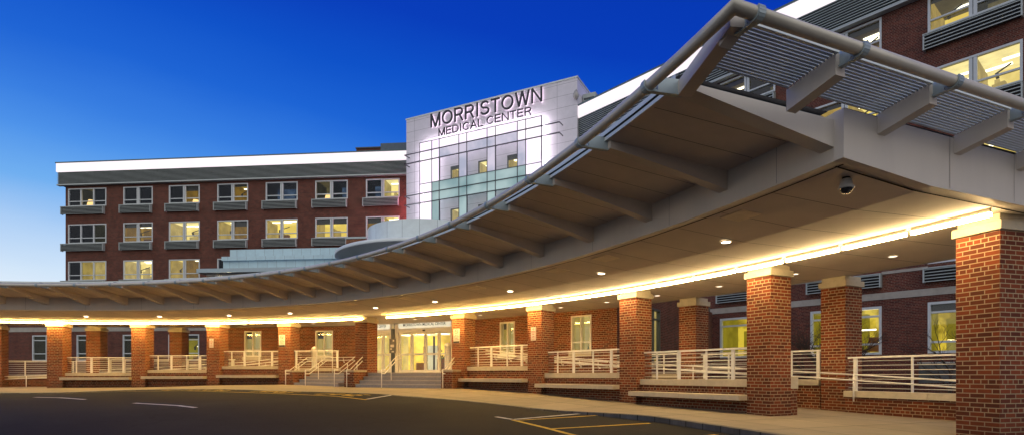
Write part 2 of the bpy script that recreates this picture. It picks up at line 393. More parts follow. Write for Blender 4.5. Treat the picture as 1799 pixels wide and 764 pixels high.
def paint(name, pts, w, mat, label, dz=.006, group=None):
    """painted line on the drive that follows the surface"""
    g = MB(); pts = [Vector((p[0], p[1])) for p in pts]; dense = []
    for a, b in zip(pts, pts[1:]):
        n = max(1, int((b-a).length/.3)); dense += [a+(b-a)*k/n for k in range(n)]
    dense.append(pts[-1]); L = []; R = []
    for k, p in enumerate(dense):
        d = (dense[min(k+1, len(dense)-1)]-dense[max(k-1, 0)]).normalized(); n = Vector((-d.y, d.x))*w/2
        for lst, q in ((L, p+n), (R, p-n)): lst.append((q.x, q.y, zroad(q.x, q.y)+dz))
    g.grid([R, L], smooth=False)
    return tag(g.build(name, mat), label, 'road marking', group)
paint('lane_dash', [(-13.19, 15.72), (-10.94, 14.57)], .12, M['wline'], 'white dash on the drive farther left, toward the left edge', group='white lane dashes')
paint('lane_dash', [(-8.97, 13.5), (-6.95, 12.5)], .12, M['wline'], 'white dash on the drive nearest the camera, left of centre', group='white lane dashes')
paint('edge_line', [pt(rad(a), 18.35) for a in range(88, 48, -1)], .09, M['yellow'], 'long yellow curved line bounding the lettered fire lane by the entrance')
paint('stall_line', [(-3.94, 15.44), (-3.42, 17.8)], .1, M['wline'], 'white line closing the fire lane in front of the right stairs', dz=.010)
paint('stall_line', [(0, 11.66), (.6, 10.4), (1.14, 9.09), (1.9, 7.2)], .1, M['yellow'], 'yellow line running toward the camera along the hatched bay on the right')
paint('stall_line', [(-.35, 12.2), (0, 11.70)], .1, M['wline'], 'short white stub at the tip of the hatched bay', dz=.010)
paint('stall_line', [(.02, 11.70), (1.72, 13.0)], .11, M['wline'], 'pale line crossing from the bay tip to the pavement edge', dz=.010)
paint('stall_line', [(.12, 11.55), (2.15, 12.63)], .08, M['yellow'], 'thin yellow diagonal farthest along the hatched bay', dz=.010)
paint('stall_line', [(.71, 10.21), (2.66, 10.99)], .09, M['yellow'], 'yellow diagonal in the middle of the hatched bay', dz=.010)
paint('stall_line', [(1.5, 8.3), (3.34, 9.28)], .1, M['yellow'], 'yellow diagonal nearest the camera beside the dark granite kerb', dz=.010)
def roadtext(string, a, b, h, label):
    a = Vector(a); b = Vector(b); d = (b-a); w = d.length; d.normalize(); n = Vector((-d.y, d.x))
    g = MB(); vs, fs = textmesh(string); x0 = min(v[0] for v in vs); x1 = max(v[0] for v in vs); y0 = min(v[1] for v in vs); y1 = max(v[1] for v in vs)
    mp = []
    for v in vs:
        q = a+d*((v[0]-x0)/(x1-x0)*w)+n*((v[1]-y0)/(y1-y0)*h); mp.append((q.x, q.y, zroad(q.x, q.y)+.006))
    for f in fs:
        if all(vs[k][2] > 0 for k in f): g.face([mp[k] for k in f])
    return tag(g.build('road_lettering', M['yellow']), label, 'road marking', 'yellow lettering in the fire lane')
roadtext('NO PARKING', pt(rad(79), 18.75), pt(rad(70.3), 18.75), .75, 'yellow NO PARKING lettering on the drive, leftmost of three')
roadtext('FIRE', pt(rad(66.8), 18.7), pt(rad(62), 18.7), .75, 'yellow FIRE lettering on the drive in front of the left stairs')
roadtext('LANE', pt(rad(58), 18.7), pt(rad(52.6), 18.7), .75, 'yellow LANE lettering on the drive in front of the right stairs')

# ------------------------------------------------------------------ the entrance canopy (one thing, many parts)
CAN = thing('entrance_canopy', 'long curved entrance canopy on brick pillars with cantilevered wing and round edge pipe', 'canopy', pt(rad(50), 22, -.5))
ZB, ZI, ZT = 2.38, 2.27, 2.90      # outer underside, inner underside, fascia top
def arc(R, n=NA, ta=None, tb=TMAX):
    a = th0(R) if ta is None else ta
    return [a+(tb-a)*i/n for i in range(n+1)]
def sheet(mb, prof, ta=None, smooth=True):
    """sweep an open profile [(R,z)...] along the canopy"""
    mb.grid([[pt(t, R, z) for t in arc(R, ta=ta)] for R, z in prof], [[(t*20, k*.3) for t in arc(R, ta=ta)] for k, (R, z) in enumerate(prof)], smooth)
def facing(z): pass
g = MB(); sheet(g, [(21.55, ZI), (19.98, ZB)]); sheet(g, [(26.45, ZI), (21.55, ZI)])
g.build('soffit', M['soffit'], CAN)
g = MB(); sheet(g, [(20.06, ZB-.02), (19.933, ZB-.02)], smooth=False); sheet(g, [(19.933, ZB-.02), (19.933, ZT)]); sheet(g, [(20.06, ZT), (20.06, ZB-.02)][::-1])
g.build('fascia', M['paint'], CAN)
g = MB(); sheet(g, [(26.45, ZT), (26.45, ZI)]); g.build('rear_fascia', M['paint'], CAN)
g = MB(); sheet(g, [(19.94, ZT+.004), (26.45, ZT+.06)]); g.build('roof', M['roof'], CAN)
# end fascia with the stepped underside
tk = 1.55
g = MB(); th = .12
def endface(ts):
    lo = [(t, ZB-.02 if t <= 0 else (ZB-.02+(ZI-ZB)*t/tk if t < tk else ZI-.02)) for t in ts]
    for (a, za), (b, zb) in zip(lo, lo[1:]):
        g.hexa([endpt(a, .0, za), endpt(b, .0, zb), endpt(b, -th, zb), endpt(a, -th, za)], [endpt(a, .0, ZT), endpt(b, .0, ZT), endpt(b, -th, ZT), endpt(a, -th, ZT)])
endface([0.0, .52, 1.03, tk, 3.0, 4.6, 6.6]); g.build('end_fascia', M['paint'], CAN)
# shadow gap round the soffit and the thin board joints
g = MB()
g.grid([[pt(t, R, ZB-.012) for t in arc(R)] for R in (20.145, 20.115)], smooth=False)
for (a, b, za, zb) in ((.16, tk, ZB-.024, ZI-.006), (tk, 6.2, ZI-.006, ZI-.006)):
    g.face([endpt(a, -.20, za), endpt(b, -.20, zb), endpt(b, -.23, zb), endpt(a, -.23, za)])
for k in range(34):
    t = rad(17.2+k*2.72)
    for R0, R1, z0, z1 in ((20.15, 21.55, ZB-.014, ZI-.003), (21.55, 26.4, ZI-.003, ZI-.003)):
        w = .005/20
        g.face([pt(t-w, R0, z0), pt(t-w, R1, z1), pt(t+w, R1, z1), pt(t+w, R0, z0)])
g.grid([[pt(t, R, 2.325) for t in arc(R)] for R in (20.86, 20.85)], smooth=False)
g.build('soffit_joint', M['dark'], CAN)
g = MB()
for k in range(16):
    t = rad(16.4+k*6.1); w = .004/20
    g.face([pt(t-w, 19.930, ZB), pt(t+w, 19.930, ZB), pt(t+w, 19.930, ZT), pt(t-w, 19.930, ZT)])
for t in (1.9, 3.3):
    g.face([endpt(t-.004, .003, ZI), endpt(t+.004, .003, ZI), endpt(t+.004, .003, ZT), endpt(t-.004, .003, ZT)])
g.build('fascia_joint', surf('joint_line', (.26, .23, .21), .8), CAN)
# access hatches flush in the soffit
for a in (19.8, 29.38, 33.94, 42.98, 51.68, 59.1, 66.07, 73.28, 81.08):
    g = MB(); t = rad(a); w = .22/20
    zz = lambda R: ZB+(ZI-ZB)*(R-19.98)/1.57-.012
    b = [pt(t-w, 20.28, zz(20.28)), pt(t-w, 20.64, zz(20.64)), pt(t+w, 20.64, zz(20.64)), pt(t+w, 20.28, zz(20.28))]
    g.hexa([(x, y, z) for x, y, z in reversed(b)], [(x, y, z+.02) for x, y, z in reversed(b)])
    g.build('access_hatch', surf('hatch_paint', (.80, .70, .55), .7), CAN)
# cantilevered wing
TW = rad(14.26)
BEAMS = [14.26, 19.11, 23.97, 28.77, 33.57, 38.06, 42.59, 47.0, 51.2, 54.94, 58.6, 62.15, 65.75, 69.35, 73.0, 77.0, 81.12, 85.22, 89.4, 93.6, 97.8, 102.0, 106.2]
g = MB(); sheet(g, [(19.93, 2.83), (18.07, 3.02)], ta=TW)
for k in range(len(BEAMS)-1):
    a, b = rad(BEAMS[k]), rad(BEAMS[k+1])
    g.m = 1
    for f in (.33, .66):
        t = a+(b-a)*f; w = .004/19
        g.face([pt(t-w, 19.9, 2.829), pt(t+w, 19.9, 2.829), pt(t+w, 18.1, 3.013), pt(t-w, 18.1, 3.013)])
    g.m = 0
g.build('wing_soffit', [M['wing'], M['dark']], CAN)
g = MB(); sheet(g, [(18.07, 3.125), (19.94, 2.95)], ta=TW); g.build('wing_roof', M['roof'], CAN)
g = MB()
sheet(g, [(18.07, 3.016), (18.05, 3.016), (18.05, 3.06), (18.065, 3.064)], ta=TW, smooth=False)
sheet(g, [(18.04, 3.078), (18.03, 3.078), (18.03, 3.13), (18.07, 3.132)], ta=TW, smooth=False)
g.build('wing_edge', M['edge'], CAN)
g = MB(); sheet(g, [(18.062, 3.06), (18.062, 3.08)], ta=TW); g.build('edge_groove', M['dark'], CAN)
def beam(a, name='beam'):
    g = MB(); t = rad(a); n = 6
    ca, sa = math.cos(t), math.sin(t); tx, ty = -sa, ca
    def ring(f):
        R = 19.93+(18.10-19.93)*f; x, y = pt(t, R)
        zb = 2.565+(2.91-2.565)*(1-(1-f)**1.15); zt = 2.832+(3.012-2.832)*f; w = .085-.012*f
        return [(x+tx*w, y+ty*w, zb), (x-tx*w, y-ty*w, zb), (x-tx*w, y-ty*w, zt), (x+tx*w, y+ty*w, zt)]
    rs = [ring(k/n) for k in range(n+1)]; i = 0
    for A, B in zip(rs, rs[1:]):
        for k in range(4): g.face([A[k], A[(k+1) % 4], B[(k+1) % 4], B[k]][::-1])
    g.face(rs[0]); g.face(rs[-1][::-1])
    return g.build(name, M['beam'], CAN)
def bracket(p_in, p_out, zpl, ppipe, pdir, parent):
    """plate from a beam tip plus the hook that cups the pipe"""
    g = MB(); a = Vector((*p_in, zpl)); b = Vector((*p_out, zpl)); g.bar(a, b, .022, .15)
    g.bar(a-Vector((0, 0, .085)), Vector((*ppipe, zpl-.085)), .055, .018)
    c = Vector((*ppipe, 2.965)); d = Vector((*pdir, 0)).normalized(); o = (c-b); o.z = 0; o.normalize()
    pr = []
    for k in range(13):
        an = PI*(-.62+1.30*k/12)-PI/2
        pr.append(c+(o*math.cos(an)+Vector((0, 0, 1))*math.sin(an))*.068)
    for p, q in zip(pr, pr[1:]): g.bar(p, q, .075, .016, up=((p+q)/2-c).normalized()) if False else g.bar(p, q, .016, .075, up=d)
    return g.build('bracket', M['brk'], parent)
for a in BEAMS:
    b = beam(a) if a > 15 else None; t = rad(a)
    e = (-math.sin(t), math.cos(t))
    if b: bracket(pt(t, 18.11), pt(t, 17.82), 2.995, pt(t, 17.72), e, b)
# the end: deeper end beam, corner edge beam, short outriggers and louvred panels
g = MB()
a_ = Vector((*pt(TW, 19.93), 0)); b_ = Vector((*pt(TW, 18.05), 0)); s_ = Vector((-math.sin(TW), math.cos(TW), 0))*.10; U = Vector((0, 0, 1))
g.hexa([a_-s_+U*2.51, a_+s_+U*2.51, b_+s_+U*2.965, b_-s_+U*2.965], [a_-s_+U*2.815, a_+s_+U*2.815, b_+s_+U*3.01, b_-s_+U*3.01]); b = g.build('end_beam', M['paint'], CAN); bracket(pt(TW, 18.11), pt(TW, 17.82), 2.995, pt(TW, 17.72), (-math.sin(TW), math.cos(TW)), b)
g = MB(); t = TW+.004
g.bar(pt(t, 19.9, 2.88), pt(t, 18.12, 3.06), .03, .095); g.build('end_trim', surf('teal_trim', (.20, .27, .28), .4, .2), CAN)
g = MB(); pts = [pt(TW, 18.13, 2.975), endpt(-2.14, .62, 2.985)]
for p, q in zip(pts, pts[1:]): g.bar(p, q, .15, .15)
g.build('corner_edge_beam', M['paint'], CAN)
OUT = [-.8, .62, 2.05, 3.42, 4.8]
CORN = -2.08
for t in [CORN]+OUT:
    d0 = -.02 if t > 0 else (.0 if t > -1 else .40)
    g = MB(); u = Vector((EX, EY, 0)); w = .065
    a = Vector(endpt(t, d0)+(0,)); b = Vector(endpt(t, .55)+(0,))
    g.hexa([a-u*w+Vector((0, 0, 2.70 if t > -1 else 2.86)), b-u*w+Vector((0, 0, 2.815 if t > -1 else 2.93)), b+u*w+Vector((0, 0, 2.815 if t > -1 else 2.93)), a+u*w+Vector((0, 0, 2.70 if t > -1 else 2.86))],
           [a-u*w+Vector((0, 0, 2.92)), b-u*w+Vector((0, 0, 3.02)), b+u*w+Vector((0, 0, 3.02)), a+u*w+Vector((0, 0, 2.92))])
    o = g.build('outrigger', M['paint'], CAN)
    bracket(endpt(t, .54), endpt(t, .66), 2.985, endpt(t, .745), (EX, EY), o)
LM = M['louver']
def louvers(t0f, t1):
    g = MB(); n = 15
    for k in range(n):
        d = .02+.52*k/(n-1); z = 2.925+.085*k/(n-1); t0 = t0f(d)
        if t1-t0 < .1: continue
        g.hexa([endpt(t0, d, z), endpt(t1, d, z), endpt(t1, d+.020, z+.012), endpt(t0, d+.020, z+.012)], [endpt(t0, d, z+.010), endpt(t1, d, z+.010), endpt(t1, d+.020, z+.034), endpt(t0, d+.020, z+.034)])
    g.hexa([endpt(t0f(.56), .556, 3.0), endpt(t1, .556, 3.0), endpt(t1, .59, 3.0), endpt(t0f(.56), .59, 3.0)], [endpt(t0f(.56), .556, 3.05), endpt(t1, .556, 3.05), endpt(t1, .59, 3.05), endpt(t0f(.56), .59, 3.05)])
    return g.build('louver_panel', LM, CAN)
_a = pt(TW, 18.13); TA_ = (_a[0]-T0[0])*EX+(_a[1]-T0[1])*EY; DA_ = (_a[0]-T0[0])*NX+(_a[1]-T0[1])*NY
def corner_t(d): return TA_+(-2.14-TA_)*(d-DA_)/(.62-DA_)+.075
louvers(corner_t, OUT[0]-.066)
for a, b in zip(OUT, OUT[1:]): louvers(lambda d, a=a: a+.066, b-.066)
# edge pipe
lo_, hi_ = rad(5), rad(15)
for _ in range(50):
    m_ = (lo_+hi_)/2; x_, y_ = pt(m_, 17.72); sd = (x_-T0[0])*NX+(y_-T0[1])*NY
    if sd > .745: lo_ = m_
    else: hi_ = m_
PC = pt(lo_, 17.72)
tc_, _ = polar(*PC)
pp = [endpt(6.2, .745, 2.965), endpt(3, .745, 2.965), endpt(0, .745, 2.965), (*PC, 2.965)]
tb = tc_
pp += [pt(tb+(TMAX-tb)*k/80, 17.72, 2.965) for k in range(1, 81)]
g = MB(); g.tube(pp, .057, 14)
g.build('edge_pipe', M['pipe'], CAN)
for a in BEAMS:
    g = MB(); t = rad(a)+.004; e = Vector((-math.sin(t), math.cos(t), 0)); p = Vector(pt(t, 17.72, 2.965)); g.tube([p-e*.012, p+e*.012], .060, 14)
    g.build('pipe_collar', M['pipe'], CAN)

# ------------------------------------------------------------------ ceiling lights
ORD = ['nearest', 'second', 'third', 'fourth', 'fifth', 'sixth', 'seventh', 'eighth', 'ninth', 'tenth', 'eleventh', 'twelfth', 'thirteenth', 'fourteenth', 'fifteenth', 'sixteenth', 'seventeenth', 'eighteenth', 'nineteenth', 'twentieth', 'twenty-first', 'twenty-second', 'twenty-third', 'twenty-fourth', 'twenty-fifth', 'twenty-sixth', 'twenty-seventh', 'twenty-eighth', 'twenty-ninth', 'thirtieth', 'thirty-first', 'thirty-second', 'thirty-third', 'thirty-fourth']
LAMPS = []
a = 15.6; k = 0
while a < 106:
    da = 2.86 if a < 60 else 2.75
    if not (61.8 < a+da*.5 < 65.4):
        t0, t1 = rad(a+.10), rad(a+da-.10); ps = [pt(t0+(t1-t0)*i/3, 23.2, 2.222) for i in range(4)]
        mid = pt((t0+t1)/2, 23.2, ZI)
        lab = 'glowing strip light at the right end of the row, by the large near pillar' if k == 0 else f'glowing linear strip light, {ORD[min(k, 33)]} from the right end of the ceiling row'
        o = thing('strip_light', lab, 'ceiling light', mid, 'strip lights in a curved row under the canopy')
        g = MB()
        for p, q in zip(ps, ps[1:]): g.bar((p[0], p[1], 2.236), (q[0], q[1], 2.236), .03, .064)
        g.build('housing', M['paint'], o)
        g = MB()
        for p, q in zip(ps, ps[1:]): g.bar((p[0], p[1], 2.178), (q[0], q[1], 2.178), .048, .052)
        g.build('tube', M['strip'] if a < 42 else M['strip_amber'], o); k += 1
    a += da
def downlight(a, R, z, hot, label):
    p = pt(rad(a), R, z); o = thing('downlight', label, 'ceiling light', p, 'bright recessed downlights along the outer soffit' if hot else 'small dim downlights behind the pillars')
    g = MB(); n = 16; r0, r1 = .075, .10
    g.lathe(p, [(r1, .01), (r1, -.006), (r0, -.010), (r0, .006)], n); g.build('trim_ring', M['white'], o)
    g = MB(); g.face([(p[0]+r0*math.cos(-2*PI*i/n), p[1]+r0*math.sin(-2*PI*i/n), z-.008) for i in range(n)]); g.build('lens', M['down_hot'] if hot else M['down'], o)
    LAMPS.append((o, hot, a))
HOT = [23.01, 32.4, 41.64, 50.55, 58.01, 68.85, 76.33, 84.38, 92.24, 100.78]
for i, a in enumerate(HOT): downlight(a, 21.28, 2.278, True, f'bright star-like recessed downlight, {"nearest to the camera" if i == 0 else ORD[i]+" from the right"} in the outer soffit row')
DIM = [22.15, 27.03, 31.81, 36.54, 40.94, 45.38, 53.98, 61.5, 67.5, 73.55, 81.42, 101.4]  # the two nearest the middle pillar are added to brighten the door fronts
for i, a in enumerate(DIM): downlight(a, 25.05, 2.266, False, f'small dim downlight behind the pillars, {"nearest to the camera" if i == 0 else ORD[i]+" from the right"} in the inner soffit row')
# security camera near the corner
p = (3.99, 6.80, 2.365)
o = thing('security_camera', 'white dome security camera hanging under the canopy corner', 'camera', p)
g = MB(); g.lathe(p, [(.0, .02), (.045, .02), (.045, -.035), (.03, -.04)], 20); g.build('mount', M['dark'], o)
g = MB(); g.lathe(p, [(.03, -.03), (.062, -.045), (.072, -.12), (.088, -.135), (.088, -.15), (.075, -.155)], 24); g.build('shell', M['camshell'], o)
g = MB(); g.lathe(p, [(.072, -.152), (.066, -.18), (.045, -.205), (.02, -.216), (.001, -.218)], 24); g.build('dome', M['camdome'], o)

# ------------------------------------------------------------------ brick pillars
def pillar(cx, cy, t, label, group):
    """cx, cy: road-side corner nearest the camera; t: angle of the outward radius"""
    r = (math.cos(t), math.sin(t)); e = (-math.sin(t), math.cos(t)); s = .61
    z0 = min(zside(*polar(cx+r[0]*a+e[0]*b, cy+r[1]*a+e[1]*b)) for a in (0, s) for b in (0, s))-.03
    C0 = (cx+(r[0]+e[0])*s/2, cy+(r[1]+e[1])*s/2)
    o = thing('brick_pillar', label, 'pillar', (C0[0], C0[1], z0+.03), group)
    def sq(h, za, zb, name, mat):
        g = MB(); h = h/2
        g.prism([(C0[0]+r[0]*a+e[0]*b, C0[1]+r[1]*a+e[1]*b) for a, b in ((-h, -h), (h, -h), (h, h), (-h, h))], za, zb); ob = g.build(name, mat, o)
        bv = ob.modifiers.new('b', 'BEVEL'); bv.width = .006; bv.segments = 1
        # brick courses start cleanly at each arris
        me = ob.data; ul = me.uv_layers[0]
        for p in me.polygons:
            if abs(p.normal.z) < .5:
                us = [ul.data[l].uv[0] for l in p.loop_indices]; m = min(us)
                odd = abs(p.normal.x*r[0]+p.normal.y*r[1]) > .7
                for l in p.loop_indices: ul.data[l].uv = (ul.data[l].uv[0]-m+(.0 if odd else .1015), 2.035-ul.data[l].uv[1] if False else ul.data[l].uv[1]+1.3577-2.035+.004)
        return ob
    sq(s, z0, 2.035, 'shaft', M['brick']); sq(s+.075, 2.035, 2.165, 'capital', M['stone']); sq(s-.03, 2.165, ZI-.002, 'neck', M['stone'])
    return o
OUTER = [((6.84, 7.98), 'large brick pillar at the right edge of the picture, nearest to the camera'),
 ((5.29, 11.66), 'brick pillar with low stub wall at its base, second from the right'),
 ((3.27, 15.03), 'outer brick pillar third from the right, without any sign'),
 ((.92, 17.98), 'brick pillar carrying the red and white no parking sign, right of the entrance'),
 ((-1.73, 20.51), 'brick pillar carrying a no smoking sign at the right of the entrance doors'),
 ((-5.67, 22.24), 'brick pillar between the two stairs, shaded on its left face'),
 ((-9.39, 24.08), 'brick pillar carrying a no smoking sign left of the left stairs'),
 ((-12.6, 24.49), 'brick pillar carrying the no parking sign on the left side'),
 ((-15.93, 24.7), 'outer brick pillar second from the left, plain'),
 ((-19.12, 24.2), 'leftmost outer brick pillar in front of the far railing'),
 ((-22.1, 23.2), 'brick pillar beyond the left edge of the picture')]
PIL = []
for i, ((x, y), lab) in enumerate(OUTER[:10]):
    t = math.atan2(y-CY, x-CX); PIL.append((x, y, t)); pillar(x, y, t, lab, 'outer row of brick pillars')
INNER = [((5.38, 16.69), 'inner brick pillar standing behind the railing, between the third and second outer pillars'),
 ((7.63, 13.04), 'inner brick pillar at the start of the low end wall, beside bare twigs'),
 ((-15.87, 27.32), 'inner brick pillar behind the railing, left of the left no parking sign'),
 ((-19.34, 26.71), 'inner brick pillar behind the left railing, second from the left edge'),
 ((-23.05, 25.66), 'inner brick pillar cut by the left edge of the picture')]
for (x, y), lab in INNER:
    pillar(x, y, math.atan2(y-CY, x-CX), lab, 'inner row of brick pillars')

# ------------------------------------------------------------------ walls, caps, benches, railings in the bays
def V2(x, y): return Vector((x, y))
def railing(a, b, zc, zr, label, group, posts=((.13, 0), (.35, 1), (.60, 0), (.82, 1)), rods=7, dz=0.0):
    a = V2(*a); b = V2(*b); d = (b-a); L = d.length; d.normalize()
    o = thing('railing', label, 'railing', (*((a+b)/2), zc), group)
    P = lambda f, z: (*(a+d*(L*f)), z)
    g = MB(); g.bar(P(0, zr-.02), P(1, zr-.02+dz), .075, .04); g.build('top_rail', M['rail'], o)
    for f, thick in posts:
        g = MB(); w = .085 if thick else .035
        g.bar(P(f, zc+.001), P(f, zr-.041+dz*f), w, .03 if thick else .03, up=(d.x, d.y, 0)) if False else g.prism([tuple(a+d*(L*f+s1*w/2)+V2(-d.y, d.x)*s2*.018) for s1, s2 in ((-1, -1), (1, -1), (1, 1), (-1, 1))], zc+.001, zr-.041+dz*f)
        g.build('post' if thick else 'baluster', M['rail'], o)
    for k in range(rods):
        z = zc+(zr-zc)*(k+.7)/(rods+.7); g = MB(); g.tube([P(0, z), P(1, z+dz)], .0085, 6); g.build('rod', M['rail'], o)
    return o
def wall(a, b, zb, zc, th, label, group, cap=.15, over=.06):
    a = V2(*a); b = V2(*b); d = (b-a).normalized(); n = V2(-d.y, d.x)
    if n.dot(V2(CX, CY)-(a+b)/2) > 0: n = -n       # n points away from the drive
    o = thing('ramp_wall', label, 'low wall', (*((a+b)/2), zb), group)
    g = MB(); g.prism([tuple(a), tuple(b), tuple(b+n*th), tuple(a+n*th)], zb, zc-cap); g.build('brickwork', M['brick'], o)
    L = (b-a).length; m = max(1, round(L/1.9))
    for k in range(m):
        p = a+d*(L*k/m+(.003 if k else 0)); q = a+d*(L*(k+1)/m-.003)
        g = MB(); g.prism([tuple(p-n*over), tuple(q-n*over), tuple(q+n*(th+over)), tuple(p+n*(th+over))], zc-cap, zc); ob = g.build('coping', M['stone'], o)
        bv = ob.modifiers.new('b', 'BEVEL'); bv.width = .008; bv.segments = 2
    return o
def bench(a, b, zt, zb, label):
    a = V2(*a); b = V2(*b); d = (b-a).normalized(); n = V2(-d.y, d.x)
    if n.dot(V2(CX, CY)-(a+b)/2) < 0: n = -n       # toward the drive
    o = thing('stone_bench', label, 'bench', (*((a+b)/2), zt-.12), 'stone slab benches along the ramp wall'); L = (b-a).length; m = max(1, round(L/1.5))
    for k in range(m):
        p = a+d*(L*k/m+(.003 if k else 0)); q = a+d*(L*(k+1)/m-.003); g = MB()
        g.prism([tuple(p+n*.48), tuple(q+n*.48), tuple(q), tuple(p)], zt-.115, zt); ob = g.build('slab', M['stone'], o)
        bv = ob.modifiers.new('b', 'BEVEL'); bv.width = .008; bv.segments = 2
    return o
def bay(i, j, zc, zr, zbench, name, cap=.15):
    """bay between outer pillar i (right) and j (left)"""
    xr, yr, tr = PIL[i]; xl, yl, tl = PIL[j]
    off = .20
    r1 = V2(math.cos(tr), math.sin(tr)); e1 = V2(-math.sin(tr), math.cos(tr)); r2 = V2(math.cos(tl), math.sin(tl))
    A = V2(xr, yr)+e1*.612+r1*off; B = V2(xl, yl)+r2*off-V2(-math.sin(tl), math.cos(tl))*.002
    mid = (A+B)/2; t, R = polar(*mid); zb = min(zside(t, 23.4), zside(tr, 23.4), zside(tl, 23.4))-.02
    wall(B, A, zb, zc, .30, f'low brick ramp wall {name}', 'low brick walls between the outer pillars', cap)
    d = (A-B).normalized(); n = V2(-d.y, d.x)
    if n.dot(V2(CX, CY)-mid) > 0: n = -n
    railing(B+n*.13, A+n*.13, zc, zr, f'white railing {name}', 'white railings between the outer pillars')
    if zbench is not None: bench(B-n*.001, A-n*.001, zbench, 0, f'stone bench {name}')
bay(1, 2, -.12, .60, -.44, 'between the second and third pillars from the right')
bay(2, 3, .046, .725, -.29, 'between the right no parking pillar and the plain one to its right')
bay(3, 4, .28, .99, -.14, 'right of the entrance, between the no smoking and no parking pillars')
bay(6, 7, .36, 1.02, -.03, 'on the left side, between the no parking and no smoking pillars', .13)
bay(7, 8, .20, .84, -.075, 'on the left side, in front of the inner pillar by dark windows', .13)
bay(8, 9, .07, .75, -.12, 'on the far left, in front of the second inner pillar', .13)
# inner line: walls and railings between the inner pillars
def iseg(a0, a1, zc, zr, zb, name, R=26.35, cap=.14):
    A = pt(rad(a0), R); B = pt(rad(a1), R)
    wall(B, A, zb, zc, .26, f'inner brick wall with stone coping {name}', 'inner brick walls along the ramp', cap)
    d = (V2(*A)-V2(*B)).normalized(); n = V2(-d.y, d.x)
    if n.dot(V2(CX, CY)-V2(*A)) > 0: n = -n
    railing(V2(*B)+n*.12, V2(*A)+n*.12, zc, zr, f'white horizontal-rod railing {name}', 'white railings between the inner pillars', posts=((.03, 1), (.26, 0), (.52, 1), (.78, 0), (.97, 1)))
iseg(37.1, 43.0, .02, .66, -.85, 'behind the third pillar, up to the entrance block')
iseg(27.65, 35.5, -.12, .60, -.9, 'between the two right inner pillars')
iseg(14.2, 26.1, -.37, .40, -1.05, 'at the right end of the ramp, dropping below the others', R=26.2)
iseg(84.5, 89.75, .1, .74, -.6, 'behind the left pillars next to the entrance block')
iseg(91.2, 97.55, .05, .72, -.65, 'between the two left inner pillars')
iseg(99.0, 107.2, -.05, .64, -.7, 'at the far left end by the leftmost pillars')
# ramp floor
g = MB(); g.grid([[pt(rad(a), R, lerp_tab([(30, -.815), (44, -.15), (53, .05), (70, .05), (83, -.1), (92, -.35), (100, -.58), (112, -.6)], a)) for a in range(30, 112, 2)] for R in (24.1, 26.35)], [[(rad(a)*24, R) for a in range(30, 112, 2)] for R in (24.1, 26.35)])
tag(g.build('ramp_path', M['side']), kind='structure')
# stub wall behind second pillar
x, y, t = PIL[1]; r1 = V2(math.cos(t), math.sin(t)); e1 = V2(-math.sin(t), math.cos(t)); c = V2(x, y)
a = c+r1*.612+e1*.05; b = c+r1*.86+e1*.05
o = thing('stub_wall', 'short brick stub wall with a stone top behind the second pillar from the right', 'low wall', (*a, -.88))
g = MB(); g.prism([tuple(a), tuple(b), tuple(b+e1*.4), tuple(a+e1*.4)], -.90, -.30); g.build('brickwork', M['brick'], o)
g = MB(); g.prism([tuple(a), tuple(b+r1*.015-e1*.015), tuple(b+e1*.415+r1*.015), tuple(a+e1*.415)], -.30, -.045); g.build('coping', M['stone'], o)

# ------------------------------------------------------------------ handrails
def handrail(path, label, drop=.14, posts=None, base=None, r=.017, wallmount=None):
    """double pipe rail through path (top rail points); posts: list of (index, base z)"""
    o = thing('handrail', label, 'handrail', path[0])
    P = [Vector(p) for p in path]
    g = MB(); g.tube(P, r, 8); g.build('upper_rail', M['rail'], o)
    q = [p-Vector((0, 0, drop)) for p in P]; g = MB(); g.tube(q, r, 8); g.build('lower_rail', M['rail'], o)
    for i, zb in posts or []:
        f = i-int(i); k = int(i); p = P[k] if f < 1e-6 else P[k].lerp(P[k+1], f)
        g = MB(); g.tube([(p.x, p.y, zb), p], r, 8); g.build('post', M['rail'], o)
    if wallmount:
        n, cnt = wallmount
        for k in range(cnt):
            f = (k+.5)/cnt*(len(P)-1); a = P[int(f)].lerp(P[min(int(f)+1, len(P)-1)], f-int(f))
            g = MB(); g.tube([a-Vector((0, 0, 0)), a-Vector((0, 0, drop+.05)), a-Vector((0, 0, drop+.09))+Vector((n[0], n[1], 0))*.1], .012, 6); g.lathe(tuple(a-Vector((0, 0, drop+.09))+Vector((n[0], n[1], 0))*.1), [(.03, -.03), (.035, 0), (.03, .03)], 10)
            g.build('wall_bracket', M['rail'], o)
    return o

# ------------------------------------------------------------------ walls with windows
class Wall:
    def __init__(s, P, d): s.P = P; l = math.hypot(*d); s.d = (d[0]/l, d[1]/l); s.n = (s.d[1], -s.d[0])
    def at(s, a, o, z): return (s.P[0]+s.d[0]*a+s.n[0]*o, s.P[1]+s.d[1]*a+s.n[1]*o, z)
    def box(s, g, a0, a1, o0, o1, z0, z1):
        return g.prism([s.at(a0, o0, 0)[:2], s.at(a1, o0, 0)[:2], s.at(a1, o1, 0)[:2], s.at(a0, o1, 0)[:2]], z0, z1)
    def quad(s, g, a0, a1, o, z0, z1): return g.face([s.at(a0, o, z0), s.at(a1, o, z0), s.at(a1, o, z1), s.at(a0, o, z1)])
    def along(s, u):   # distance along the wall where a plan direction X/Y = u is met
        return (u*s.P[1]-s.P[0])/(s.d[0]-u*s.d[1])
    def mat(s, a, o, z): return Matrix(((s.d[0], 0, s.n[0], s.at(a, o, z)[0]), (s.d[1], 0, s.n[1], s.at(a, o, z)[1]), (0, 1, 0, z), (0, 0, 0, 1)))
